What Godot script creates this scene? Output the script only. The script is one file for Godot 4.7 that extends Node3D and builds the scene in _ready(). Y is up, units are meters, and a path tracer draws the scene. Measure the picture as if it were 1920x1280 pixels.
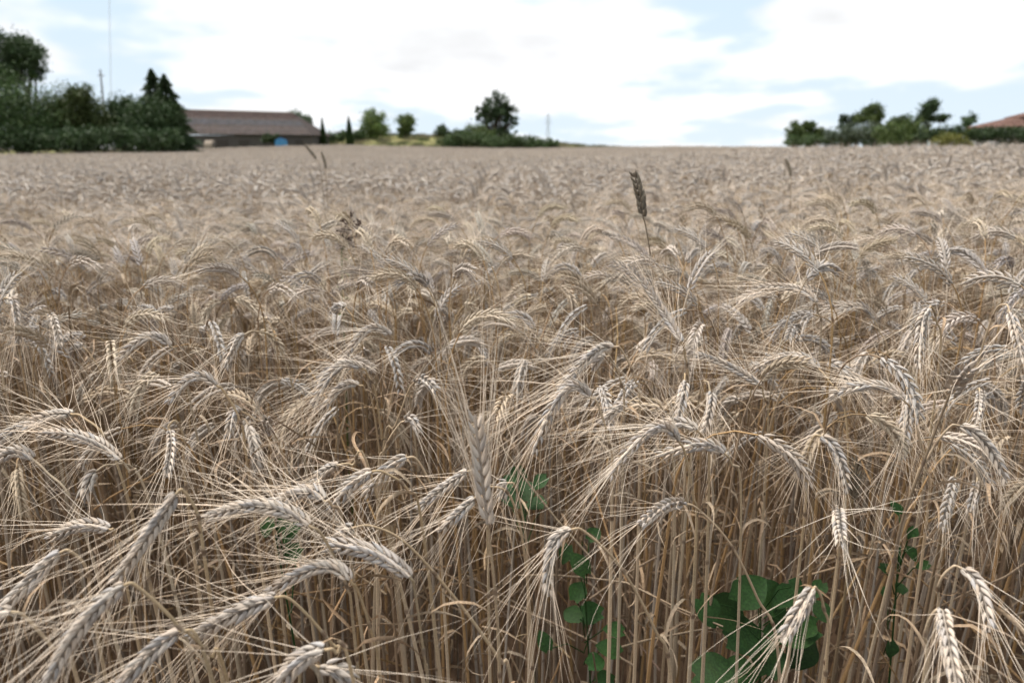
extends Node3D
# A field of ripe bearded wheat seen from its edge, trees, a barn and a house behind it.

const F := 1280.0                    # focal length in pixels of the 1920 x 1280 photograph
const EYE := Vector3(0, 1.4, 0)
const PITCH := 0.2756                # camera looks down by this (radians)

var rng := RandomNumberGenerator.new()
var used_names := {}
var straw: StandardMaterial3D
var awn_mat: StandardMaterial3D
var kern_mat: StandardMaterial3D
var leaf_mat: StandardMaterial3D
var foliage_mat: StandardMaterial3D
var bark_mat: StandardMaterial3D
var kernels: Array = []              # shared meshes of single spikelets
var kernels_grey: Array = []
var kernels_dark: Array = []

# ---------------------------------------------------------------- mesh builder
class MB:
	var v := PackedVector3Array()
	var n := PackedVector3Array()
	var c := PackedColorArray()
	var ix := PackedInt32Array()

	func tube(p: PackedVector3Array, r: PackedFloat32Array, sides: int, col: PackedColorArray, cap := false) -> void:
		var m := p.size()
		var first := v.size()
		var t0 := (p[1] - p[0]).normalized()
		var u := t0.cross(Vector3(0.31, 0.17, 0.93))
		if u.length() < 0.05:
			u = t0.cross(Vector3.RIGHT)
		u = u.normalized()
		for k in m:
			var t := (p[mini(k + 1, m - 1)] - p[maxi(k - 1, 0)]).normalized()
			u = (u - t * u.dot(t)).normalized()
			var w := t.cross(u)
			for s in sides:
				var a := TAU * s / sides
				var d := u * cos(a) + w * sin(a)
				v.append(p[k] + d * r[k])
				n.append(d)
				c.append(col[k])
		for k in m - 1:
			for s in sides:
				var a := first + k * sides + s
				var b := first + k * sides + (s + 1) % sides
				ix.append_array(PackedInt32Array([a, a + sides, b + sides, a, b + sides, b]))
		if cap:
			var e := first + (m - 1) * sides
			for s in range(1, sides - 1):
				ix.append_array(PackedInt32Array([e, e + s + 1, e + s]))

	# a pointed grain: base at o, along d, wide along w, thick along f
	func grain(o: Vector3, d: Vector3, w: Vector3, f: Vector3, rings: int, sides: int, col: Color, tip: Color) -> void:
		var first := v.size()
		for k in rings:
			var t := float(k) / (rings - 1)
			var r := sin(PI * pow(lerpf(0.05, 0.985, t), 0.66)) * 0.5 * (1.06 - 0.2 * t)
			r = maxf(r, 0.03)
			var bulge := 0.12 * sin(PI * t)
			for s in sides:
				var a := TAU * s / sides
				var q := w * cos(a) * r + f * (sin(a) * r + bulge)
				v.append(o + d * t + q)
				n.append((w.normalized() * cos(a) / w.length() + f.normalized() * sin(a) / f.length() + d.normalized() * (t - 0.45) * 0.5 / d.length() * 2.0).normalized())
				c.append(col.lerp(tip, t * t))
		# w, d, f right handed with f = w x d
		for k in rings - 1:
			for s in sides:
				var a := first + k * sides + s
				var b := first + k * sides + (s + 1) % sides
				ix.append_array(PackedInt32Array([a, b + sides, a + sides, a, b, b + sides]))

	func ribbon(p: PackedVector3Array, w: PackedVector3Array, col: PackedColorArray) -> void:
		var first := v.size()
		var m := p.size()
		for k in m:
			var t := (p[mini(k + 1, m - 1)] - p[maxi(k - 1, 0)]).normalized()
			var wd := w[k]
			var nn := wd.cross(t)
			nn = nn.normalized() if nn.length() > 1e-9 else Vector3.UP
			var fold := nn * wd.length() * 0.35
			v.append(p[k] - wd + fold); v.append(p[k]); v.append(p[k] + wd + fold)
			var ws := wd.normalized() * 0.35
			n.append((nn + ws).normalized()); n.append(nn); n.append((nn - ws).normalized())
			c.append(col[k]); c.append(col[k]); c.append(col[k])
		for k in m - 1:
			for s in 2:
				var a := first + k * 3 + s
				ix.append_array(PackedInt32Array([a, a + 4, a + 1, a, a + 3, a + 4]))

	func quad(a: Vector3, b: Vector3, cc: Vector3, d: Vector3, col: Color) -> void:
		var first := v.size()
		var nn := (cc - a).cross(b - a)
		nn = nn.normalized() if nn.length() > 1e-12 else Vector3.UP
		v.append(a); v.append(b); v.append(cc); v.append(d)
		for k in 4:
			n.append(nn); c.append(col)
		ix.append_array(PackedInt32Array([first, first + 1, first + 2, first, first + 2, first + 3]))

	func box(o: Vector3, x: Vector3, y: Vector3, z: Vector3, col: Color) -> void:
		# o centre; x, y, z half axes
		for s: float in [-1.0, 1.0]:
			quad_out(o + x * s, y, z, x * s, col)
			quad_out(o + y * s, z, x, y * s, col)
			quad_out(o + z * s, x, y, z * s, col)

	func quad_out(o: Vector3, a: Vector3, b: Vector3, out: Vector3, col: Color) -> void:
		if (a.cross(b)).dot(out) > 0.0:
			quad(o - a - b, o - a + b, o + a + b, o + a - b, col)
		else:
			quad(o - a - b, o + a - b, o + a + b, o - a + b, col)

	func mesh(mat: Material) -> ArrayMesh:
		var a := []
		a.resize(Mesh.ARRAY_MAX)
		a[Mesh.ARRAY_VERTEX] = v
		a[Mesh.ARRAY_NORMAL] = n
		a[Mesh.ARRAY_COLOR] = c
		a[Mesh.ARRAY_INDEX] = ix
		var m := ArrayMesh.new()
		m.add_surface_from_arrays(Mesh.PRIMITIVE_TRIANGLES, a)
		m.surface_set_material(0, mat)
		return m

# ---------------------------------------------------------------- naming
func numbered(called: String) -> String:
	var k: int = used_names.get(called, 0)
	used_names[called] = k + 1
	return called if k == 0 else "%s_%03d" % [called, k]

func thing(called: String, label: String, category: String, at: Vector3, group := "") -> Node3D:
	var o := Node3D.new()
	o.name = numbered(called)
	add_child(o)
	o.position = at
	tag(o, label, category, group)
	return o

func tag(o: Node, label: String, category: String, group := "") -> void:
	o.set_meta("label", label)
	o.set_meta("category", category)
	if group:
		o.set_meta("group", group)

func part(called: String, m: Mesh, parent: Node, stuff := false) -> MeshInstance3D:
	var o := MeshInstance3D.new()
	o.name = called
	o.mesh = m
	parent.add_child(o, true)
	if stuff:
		o.set_meta("kind", "stuff")
	return o

func structure(called: String, m: Mesh) -> MeshInstance3D:
	var o := part(called, m, self)
	o.set_meta("kind", "structure")
	return o

# ---------------------------------------------------------------- places
func ray(x: float, y: float) -> Vector3:
	var up := Vector3(0, cos(PITCH), -sin(PITCH))
	var fw := Vector3(0, -sin(PITCH), -cos(PITCH))
	return fw + Vector3.RIGHT * ((x - 960.0) / F) - up * ((y - 640.0) / F)

func pix(x: float, y: float, depth: float) -> Vector3:      # at that depth along the lens axis
	return EYE + ray(x, y) * depth

func pixz(x: float, y: float, z: float) -> Vector3:         # on the upright plane at that z
	var r := ray(x, y)
	return EYE + r * (z / r.z)

func ground(x: float, z: float) -> float:
	var h := 3.6 * exp(-pow(x + 22.0, 2) / 1800.0 - pow(z + 128.0, 2) / 520.0)
	h -= 0.095 * smoothstep(1.0, 3.2, -z)
	h += 0.32 * exp(-pow(x - 8.5, 2) / 44.0 - pow(z + 12.0, 2) / 60.0)
	h += 0.12 * exp(-pow(x - 2.2, 2) / 3.0 - pow(z + 3.4, 2) / 4.0)
	h += 0.75 * exp(-pow(x + 28.0, 2) / 400.0 - pow(z + 90.0, 2) / 600.0)
	h -= 0.25 * exp(-pow(x + 40.0, 2) / 200.0 - pow(z + 46.0, 2) / 300.0)
	h += 0.9 * exp(-pow(x - 40.0, 2) / 900.0 - pow(z + 85.0, 2) / 500.0)
	return h

func rf(a: float, b: float) -> float:
	return rng.randf_range(a, b)

func tint(base: Color, spread: float) -> Color:
	var k := 1.0 + rf(-spread, spread)
	var w := rf(-spread, spread) * 0.25
	return Color(base.r * k * (1.0 + w), base.g * k, base.b * k * (1.0 - w))

# ---------------------------------------------------------------- materials
func vertex_material(rough: float, spec: float, back := Color.BLACK, grain_scale := 0.0, grain_low := 0.8) -> StandardMaterial3D:
	var m := StandardMaterial3D.new()
	m.vertex_color_use_as_albedo = true
	m.roughness = rough
	m.metallic_specular = spec
	m.cull_mode = BaseMaterial3D.CULL_DISABLED
	if back != Color.BLACK:
		m.backlight_enabled = true
		m.backlight = back
	if grain_scale > 0.0:
		m.albedo_texture = noise_texture(grain_low, 7)
		m.uv1_triplanar = true
		m.uv1_scale = Vector3.ONE * grain_scale
	return m

func noise_texture(low: float, sd: int, size := 256, freq := 0.03, tone := Color.WHITE, tone2 := Color.BLACK) -> NoiseTexture2D:
	var fn := FastNoiseLite.new()
	fn.seed = sd
	fn.frequency = freq
	fn.fractal_octaves = 4
	var t := NoiseTexture2D.new()
	t.width = size
	t.height = size
	t.seamless = true
	t.noise = fn
	var g := Gradient.new()
	g.set_color(0, Color(low, low, low) if tone2 == Color.BLACK else tone2)
	g.set_color(1, tone)
	t.color_ramp = g
	return t

# ---------------------------------------------------------------- one wheat plant
const EAR := Color(0.56, 0.48, 0.40)
const EAR_GREY := Color(0.42, 0.39, 0.365)
const AWN := Color(0.69, 0.57, 0.445)
const STEM := Color(0.41, 0.29, 0.19)
const DRY := Color(0.38, 0.275, 0.18)

func catmull(p: Array, per: int) -> PackedVector3Array:
	# through p[1] .. p[-2]
	var out := PackedVector3Array()
	for k in range(1, p.size() - 2):
		for j in per:
			var t := float(j) / per
			var a: Vector3 = p[k - 1]; var b: Vector3 = p[k]; var cc: Vector3 = p[k + 1]; var d: Vector3 = p[k + 2]
			out.append(b.cubic_interpolate(cc, a, d, t))
	out.append(p[p.size() - 2])
	return out

# spine: points of the ear from its neck to its tip. Returns the placing of each grain and each awn.
func ear_layout(spine: PackedVector3Array, roll: float, nodes: int, awn_len: float, awn_spread: float, size := 1.0, droop := 0.0) -> Dictionary:
	var gs := []
	var aw := []
	var m := spine.size() - 1
	var s := Vector3.ZERO
	for i in nodes:
		var q := float(i) / nodes * m
		var k := mini(int(q), m - 1)
		var pos := spine[k].lerp(spine[k + 1], q - k)
		var t := (spine[mini(k + 2, m)] - spine[maxi(k - 1, 0)]).normalized()
		if i == 0:
			s = t.cross(Vector3(0, 0, 1))
			if s.length() < 0.2:
				s = t.cross(Vector3(1, 0, 0))
			s = s.normalized().rotated(t, roll)
		s = (s - t * s.dot(t)).normalized()
		var f := s.cross(t)
		var sg := 1.0 if i % 2 == 0 else -1.0
		var e := float(i) / nodes
		var sc := size * (0.74 + 0.36 * sin(PI * clampf(e * 0.9 + 0.14, 0, 1))) * rf(0.93, 1.07)
		for fs: float in [-1.0, 1.0]:
			var d := (t + s * sg * (0.30 + rf(-0.09, 0.12)) + f * fs * (0.18 + rf(-0.08, 0.10))).normalized()
			var outn := s * sg * 0.55 + f * fs * 0.85
			outn = (outn - d * outn.dot(d)).normalized()
			var w := d.cross(outn)
			var o: Vector3 = pos + (s * sg * 0.0019 + f * fs * 0.0023) * size
			gs.append([o, d * 0.0144 * sc * rf(0.9, 1.1), w * 0.0051 * sc * rf(0.85, 1.15), outn * 0.0044 * sc])
			# the awn leaves the tip of the grain
			var ang := awn_spread * lerpf(1.15, 0.42, e) * rf(0.45, 1.25)
			var side := (s * sg * rf(0.5, 1.2) + f * fs * rf(0.2, 1.1)).normalized()
			var ad := (t * cos(ang) + side * sin(ang)).normalized()
			var al := awn_len * rf(0.68, 1.12) * lerpf(0.85, 1.0, sin(PI * minf(e + 0.2, 1.0)))
			var start := o + d * 0.0132 * sc
			var bend := side * rf(-0.16, 0.24) + Vector3(rf(-0.1, 0.1), rf(-0.08, 0.08) - droop, rf(-0.1, 0.1))
			aw.append([start, ad, al, bend])
	return {"grains": gs, "awns": aw}

func awn_tube(mb: MB, a: Array, segs: int, sides: int, r0: float, col: Color) -> void:
	var p := PackedVector3Array()
	var r := PackedFloat32Array()
	var c := PackedColorArray()
	var start: Vector3 = a[0]
	var d: Vector3 = a[1]
	var l: float = a[2]
	var bend: Vector3 = a[3]
	for k in segs + 1:
		var t := float(k) / segs
		p.append(start + d * (l * t) + bend * (l * t * t) + Vector3(bend.z, bend.x, bend.y) * (l * 0.25 * sin(t * 7.0 + l * 300.0) * t))
		r.append(r0 * lerpf(1.0, 0.22, t))
		c.append(col)
	mb.tube(p, r, sides, c)

func dry_leaf(mb: MB, at: Vector3, turn: float, length: float, width: float, col: Color, segs := 6) -> void:
	var p := PackedVector3Array()
	var w := PackedVector3Array()
	var c := PackedColorArray()
	var dir := Vector3(cos(turn), 0, sin(turn))
	var across := Vector3(-sin(turn), 0, cos(turn))
	var q := at
	var ang := rf(0.9, 1.35)
	var drop := rf(2.0, 5.0) / segs
	var twist := rf(-4.5, 4.5)
	var curl := rf(-2.0, 2.0) / segs
	for k in segs + 1:
		var t := float(k) / segs
		p.append(q)
		w.append(across.rotated(dir, twist * t) * width * 0.5 * maxf(0.06, sin(PI * minf(0.15 + t * 0.85, 0.99))))
		c.append(tint(col, 0.1))
		q += (dir * cos(ang) + Vector3.UP * sin(ang)) * (length / segs)
		ang -= drop * rf(0.3, 1.6)
		dir = dir.rotated(Vector3.UP, curl * rf(0.2, 1.5))
		across = across.rotated(Vector3.UP, curl)
	mb.ribbon(p, w, c)

func stem_tone() -> Color:
	var q := rng.randf()
	if q < 0.2:
		return tint(Color(0.44, 0.37, 0.30), 0.2)
	if q < 0.4:
		return tint(Color(0.42, 0.27, 0.13), 0.2)
	if q < 0.68:
		return tint(Color(0.22, 0.15, 0.095), 0.25)
	return tint(STEM, 0.25)

func stem_tube(mb: MB, p: PackedVector3Array, sides: int, r_low: float, r_neck: float, col: Color, detail: bool) -> void:
	# p runs from the ear's neck down to the ground
	var m := p.size()
	var r := PackedFloat32Array()
	var c := PackedColorArray()
	var length := 0.0
	for k in range(1, m):
		length += p[k].distance_to(p[k - 1])
	var sheath := length * rf(0.36, 0.5)
	var along := 0.0
	var warm := col.lerp(Color(0.46, 0.32, 0.15), rf(0.0, 0.5))
	for k in m:
		if k > 0:
			along += p[k].distance_to(p[k - 1])
		var t := along / length
		var rad := lerpf(r_neck, r_low, smoothstep(0.0, 0.35, t))
		if detail and along > sheath:
			rad *= 1.22
		r.append(rad)
		c.append(tint(warm.lerp(col, smoothstep(0.1, 0.4, t)), 0.09))
	mb.tube(p, r, sides, c)
	if detail:
		# the joints of the straw
		for j in [rf(0.33, 0.42), rf(0.58, 0.68), rf(0.8, 0.88)]:
			var q: float = j * (m - 1)
			var i := mini(int(q), m - 2)
			var at := p[i].lerp(p[i + 1], q - i)
			var up := (p[i + 1] - p[i]).normalized()
			var rad: float = lerpf(r[i], r[i + 1], q - i)
			var knot := Color(0.17, 0.11, 0.07).lerp(col, rf(0, 0.4))
			mb.tube(PackedVector3Array([at - up * 0.005, at - up * 0.0018, at + up * 0.0018, at + up * 0.005]), PackedFloat32Array([rad * 1.02, rad * 1.42, rad * 1.42, rad * 1.02]), sides, PackedColorArray([col, knot, knot, col]))

# ---------------------------------------------------------------- a plant read off the photograph
var dark_ear := Color(0.125, 0.098, 0.066)

# b, tp: neck and tip of the ear in pixels; mid: pixel the ear bends towards; d0, d1 depths; way: pixels the stem passes
func hero(b: Vector2, mid: Vector2, tp: Vector2, d0: float, d1: float, way: Array, label: String, opt := {}) -> void:
	var dark: bool = opt.get("dark", false)
	var group: String = opt.get("group", "")
	var b3 := pix(b.x, b.y, d0)
	var t3 := pix(tp.x, tp.y, d1)
	var m3 := pix(mid.x, mid.y, (d0 + d1) * 0.5)
	var ctrl := m3 * 2.0 - (b3 + t3) * 0.5          # the quadratic passes through m3
	var spine := PackedVector3Array()
	for k in 13:
		var t := k / 12.0
		spine.append(b3.lerp(ctrl, t).lerp(ctrl.lerp(t3, t), t))
	var tan0 := (spine[1] - spine[0]).normalized()
	# the stem, from the neck to the ground
	var pts := [b3 + tan0 * 0.03, b3]
	var last := b3
	if way.is_empty():
		var th := Vector3(tan0.x, 0, tan0.z)
		pts.append(b3 - tan0 * 0.022 - Vector3(0, 0.002, 0))
		pts.append(b3 - tan0 * 0.030 - th * 0.030 - Vector3(0, 0.035, 0))
		last = b3 - tan0 * 0.030 - th * 0.055 - Vector3(0, 0.18, 0)
		pts.append(last)
	else:
		var zz := b3.z
		for q in way:
			zz -= 0.004
			last = pixz(q.x, q.y, zz)
			pts.append(last)
	var before: Vector3 = pts[pts.size() - 2]
	var lean := (last - before)
	lean = lean / maxf(0.02, -lean.y) if lean.y < -0.005 else Vector3.ZERO
	lean = lean.limit_length(0.55)
	var foot := Vector3(last.x + clampf(lean.x, -0.4, 0.4) * 0.28, 0, last.z - 0.03)
	foot.y = ground(foot.x, foot.z) - 0.01
	pts.append(last.lerp(foot, 0.45) + Vector3(clampf(lean.x, -0.4, 0.4) * 0.06, 0, 0))
	pts.append(foot)
	pts.append(foot - Vector3(0, 0.2, 0))
	var sp := catmull(pts, 6)
	var root := thing("wheat_plant", label, "wheat", Vector3(foot.x, ground(foot.x, foot.z), foot.z), group)
	var off := -root.position
	for k in sp.size():
		sp[k] += off
	for k in spine.size():
		spine[k] += off
	var length := 0.0
	for k in range(1, spine.size()):
		length += spine[k].distance_to(spine[k - 1])
	var st := MB.new()
	stem_tube(st, sp, 8, rf(0.0020, 0.0026), 0.0013, tint(opt.get("stalk", Color(0.54, 0.42, 0.29)), 0.16) if not dark else Color(0.16, 0.12, 0.08), true)
	part("stem", st.mesh(straw), root)
	# the ear: a rachis, its grains and their awns
	var rc := MB.new()
	var rr := PackedFloat32Array()
	var cc := PackedColorArray()
	var tone := tint(EAR, 0.08)
	if dark:
		tone = dark_ear
	for k in spine.size():
		rr.append(0.0016)
		cc.append(tone * 0.8)
	rc.tube(spine, rr, 5, cc)
	var size: float = opt.get("size", rf(0.84, 1.0))
	var nodes := clampi(int(round(length / 0.0049 / size)), 8, 30)
	var lay := ear_layout(spine, opt.get("roll", rf(-0.5, 0.5)), nodes, opt.get("awn", 0.138), opt.get("spread", 0.62), size, opt.get("droop", 0.03))
	# narrow papery husks at the foot of the grains
	for g in lay.grains:
		if rng.randf() < 0.75:
			var gd: Vector3 = g[1]
			var gw: Vector3 = g[2]
			var gf: Vector3 = g[3]
			var sd := -1.0 if rng.randf() < 0.5 else 1.0
			rc.grain(g[0] + gf * 0.32 + gw * sd * 0.3, gd * rf(0.5, 0.72) + gf * 0.35 + gw * sd * rf(0.1, 0.4), gw * 0.34, gf * 0.2, 4, 4, tint(tone, 0.15) * (1.0 if dark else 1.1), tint(tone, 0.1))
	var ear := part("ear", rc.mesh(straw), root)
	var grey: float = opt.get("grey", 0.35)
	var set_: Array = kernels_dark if dark else kernels
	var shift := rng.randi_range(0, 5)
	for g in lay.grains:
		var o := MeshInstance3D.new()
		o.name = "spikelet"
		if not dark and rng.randf() < grey:
			set_ = kernels_grey
		elif not dark:
			set_ = kernels
		o.mesh = set_[(shift + rng.randi_range(0, 4)) % set_.size()]
		o.transform = Transform3D(Basis(g[2], g[1], g[3]), g[0])
		ear.add_child(o, true)
	if opt.get("awn", 0.138) > 0.001:
		var am := MB.new()
		var acol := tint(AWN, 0.1)
		if dark:
			acol = Color(0.22, 0.17, 0.11)
		for a in lay.awns:
			if rng.randf() < opt.get("full", 0.72):
				awn_tube(am, a, 6, 3, rf(0.00024, 0.00034) * opt.get("thick", 1.0), tint(acol, 0.16))
		part("awns", am.mesh(awn_mat), ear, true)
	for k in opt.get("leaves", 2):
		var lm := MB.new()
		var i := int(sp.size() * rf(0.45, 0.75))
		dry_leaf(lm, sp[i], rf(0, TAU), rf(0.07, 0.16), rf(0.0028, 0.005), tint(DRY, 0.35), 10)
		part("leaf", lm.mesh(leaf_mat), root)

# ---------------------------------------------------------------- a plant of the crop, standing at the origin and nodding towards +x
# detail 0: near, 1: middle, 2: far
func crop_spine(h: float, a_neck: float, a_tip: float, ear_len: float, lean: float) -> Array:
	var stem := PackedVector3Array()
	var neck_len := rf(0.10, 0.17)
	var straight := h - neck_len * 0.62
	var p := Vector3.ZERO
	var sway := rf(-0.06, 0.06)
	stem.append(p)
	for k in 4:
		p += Vector3(lean * (0.5 + k * 0.2), 1.0, sway).normalized() * (straight / 4)
		stem.append(p)
	var steps := 6
	for k in steps:
		var a := lerpf(lean, a_neck, pow((k + 0.5) / steps, 1.5))
		p += Vector3(sin(a), cos(a), sway * 0.4) * (neck_len / steps)
		stem.append(p)
	var ear := PackedVector3Array([p])
	for k in 8:
		var a := lerpf(a_neck, a_tip, (k + 0.5) / 8.0)
		p += Vector3(sin(a), cos(a), sway * 0.5) * (ear_len / 8)
		ear.append(p)
	return [stem, ear]

func random_pose() -> Array:
	var q := rng.randf()
	var a := rf(0.5, 1.3)
	if q < 0.03:
		a = rf(0.1, 0.4)
		return [a, a + rf(0.1, 0.5)]
	if q > 0.68:
		a = rf(1.3, 2.2)
	return [a, minf(a + rf(0.8, 1.9), 3.1)]

func reversed(p: PackedVector3Array) -> PackedVector3Array:
	var r := p.duplicate()
	r.reverse()
	return r

# adds one plant to the builders (they may be the same one)
func near_plant(sm: MB, em: MB, am: MB, lms: Array, at := Vector3.ZERO, turn := 0.0) -> String:
	var pose := random_pose()
	var got := crop_spine(rf(0.93, 1.14), pose[0], pose[1], rf(0.070, 0.098), rf(-0.03, 0.1))
	if at != Vector3.ZERO:
		var bs := Basis(Vector3.UP, turn)
		for part_ in 2:
			var moved := PackedVector3Array()
			for p in got[part_]:
				moved.append(at + bs * p)
			got[part_] = moved
	var tone := tint(EAR, 0.14).lerp(tint(EAR_GREY, 0.12), rf(0, 0.8))
	if rng.randf() < 0.2:
		tone = tint(Color(0.54, 0.435, 0.315), 0.12)
	stem_tube(sm, reversed(got[0]), 5, rf(0.0017, 0.0028), 0.0011, stem_tone(), true)
	var lay := ear_layout(got[1], rf(-1.6, 1.6), rng.randi_range(15, 19), rf(0.09, 0.125), rf(0.5, 0.75), rf(0.95, 1.12), 0.03)
	for g in lay.grains:
		em.grain(g[0], g[1], g[2], g[3], 5, 5, tint(tone, 0.1), tint(tone, 0.1) * 1.08)
	var acol := tint(AWN, 0.1)
	for a in lay.awns:
		if rng.randf() < (0.62 if at == Vector3.ZERO else 0.5):
			awn_tube(am, a, 4, 3, 0.00029, tint(acol, 0.12))
	for k in 3:
		var lm: MB = lms[k % lms.size()]
		var i := rng.randi_range(1, 3)
		dry_leaf(lm, got[0][i].lerp(got[0][i + 1], rng.randf()), rf(0, TAU), rf(0.07, 0.2), rf(0.003, 0.007), tint(DRY, 0.35), 5)
	var bow: float = pose[0]
	return "upright" if pose[1] < 0.95 else "arched" if pose[1] < 2.1 else "bowed" if bow < 1.3 else "hanging"

func middle_plant(mb: MB, at: Vector3, turn: float, k_size: float) -> void:
	var pose := random_pose()
	var got := crop_spine(rf(0.88, 1.18), pose[0], pose[1], rf(0.078, 0.106), rf(-0.03, 0.1))
	var bs := Basis(Vector3.UP, turn)
	var st := PackedVector3Array()
	for k in [0, 3, 5, 7, 9, 10]:
		st.append(at + bs * got[0][k])
	var ear := PackedVector3Array()
	for p in got[1]:
		ear.append(at + bs * p)
	var col := stem_tone()
	var cs := PackedColorArray()
	for k in 6:
		cs.append(tint(col, 0.08))
	mb.tube(st, PackedFloat32Array([0.0024, 0.0022, 0.0019, 0.0013, 0.0011, 0.0011]), 3, cs)
	var tone := tint(EAR, 0.14).lerp(tint(EAR_GREY, 0.12), rf(0, 0.9))
	var r := PackedFloat32Array()
	var ce := PackedColorArray()
	for k in 9:
		r.append([0.002, 0.0072, 0.0062, 0.0083, 0.007, 0.0081, 0.0063, 0.0066, 0.002][k])
		ce.append(tint(tone, 0.12))
	mb.tube(ear, r, 5, ce)
	var acol := tint(AWN, 0.1)
	for k in 16:
		var i := rng.randi_range(1, 7)
		var t := (ear[i + 1] - ear[i - 1]).normalized()
		var side := Vector3(rf(-1, 1), rf(-1, 1), rf(-1, 1)).normalized()
		side = (side - t * side.dot(t)).normalized()
		var ang := rf(0.12, 0.62)
		var d := t * cos(ang) + side * sin(ang)
		var e := ear[i] + d * rf(0.085, 0.13)
		var w := d.cross(Vector3(rf(-1, 1), rf(-1, 1), rf(-1, 1))).normalized() * 0.00034
		var s0 := ear[i] + side * 0.004
		mb.quad(s0 - w, e - w * 0.4, e + w * 0.4, s0 + w, tint(acol, 0.1))
	if rng.randf() < 0.8:
		dry_leaf(mb, at + bs * got[0][rng.randi_range(1, 4)], rf(0, TAU), rf(0.1, 0.2), rf(0.005, 0.009), tint(DRY, 0.25), 3)

func far_plant(mb: MB, at: Vector3, turn: float) -> void:
	var pose := random_pose()
	var got := crop_spine(rf(0.90, 1.18), pose[0], pose[1], rf(0.084, 0.112), rf(-0.03, 0.1))
	var bs := Basis(Vector3.UP, turn)
	var ear := PackedVector3Array()
	for k in [0, 3, 6, 8]:
		ear.append(at + bs * got[1][k])
	var tone := tint(EAR, 0.16).lerp(tint(EAR_GREY, 0.12), rf(0, 0.9))
	mb.tube(ear, PackedFloat32Array([0.003, 0.0075, 0.0075, 0.002]), 4, PackedColorArray([tone, tone, tone, tone]))
	var st: PackedVector3Array = got[0]
	var col := stem_tone()
	var w := Vector3(rf(-1, 1), 0, rf(-1, 1)).normalized() * 0.002
	mb.quad(at + bs * st[2] - w, at + bs * st[5] - w, at + bs * st[5] + w, at + bs * st[2] + w, col)
	mb.quad(at + bs * st[5] - w, at + bs * st[8] - w, at + bs * st[8] + w, at + bs * st[5] + w, col)
	mb.quad(at + bs * st[8] - w, at + bs * st[10] - w, at + bs * st[10] + w, at + bs * st[8] + w, col)
	var acol := tint(AWN, 0.1)
	for k in 9:
		var i := rng.randi_range(0, 2)
		var t := (ear[i + 1] - ear[i]).normalized()
		var side := Vector3(rf(-1, 1), rf(-1, 1), rf(-1, 1)).normalized()
		var d := (t + side * 0.5).normalized()
		var e := ear[i] + d * rf(0.09, 0.14)
		var wa := d.cross(side).normalized() * 0.0008
		mb.quad(ear[i] - wa, e - wa * 0.5, e + wa * 0.5, ear[i] + wa, tint(acol, 0.1))

func field_edge(x: float) -> float:
	# how far the crop reaches (z, negative) at that x
	var a := -86.0
	if x < -20.0:
		a = lerpf(-86.0, -52.0, clampf((-x - 20.0) / 18.0, 0, 1))
	if x > 14.0:
		a = lerpf(-86.0, -66.0, clampf((x - 14.0) / 16.0, 0, 1))
	return a

func multi(m: Mesh, where: Array, tints: Array, parent: Node, called := "wheat_stand") -> void:
	if where.is_empty():
		return
	var mm := MultiMesh.new()
	mm.transform_format = MultiMesh.TRANSFORM_3D
	mm.use_colors = not tints.is_empty()
	mm.mesh = m
	mm.instance_count = where.size()
	for k in where.size():
		mm.set_instance_transform(k, where[k])
		if not tints.is_empty():
			mm.set_instance_color(k, tints[k])
	var o := MultiMeshInstance3D.new()
	o.name = called
	o.multimesh = mm
	o.set_meta("kind", "stuff")
	parent.add_child(o, true)

func lean_turn() -> float:
	# most ears nod towards -x, many another way
	return PI + rf(-1.0, 1.0) if rng.randf() < 0.35 else rf(0, TAU)

func joined(meshes: Array) -> ArrayMesh:
	var all := ArrayMesh.new()
	for m in meshes:
		all.add_surface_from_arrays(Mesh.PRIMITIVE_TRIANGLES, m.surface_get_arrays(0))
		all.surface_set_material(all.get_surface_count() - 1, m.surface_get_material(0))
	return all

const LOOKS := {
	"upright": "straw coloured bearded wheat plant with a nearly upright ear in the thick of the crop",
	"arched": "straw coloured bearded wheat plant with an arched, level ear in the thick of the crop",
	"bowed": "straw coloured bearded wheat plant with a bowed ear in the thick of the crop",
	"hanging": "straw coloured bearded wheat plant with its ear hanging straight down in the crop",
}

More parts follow.
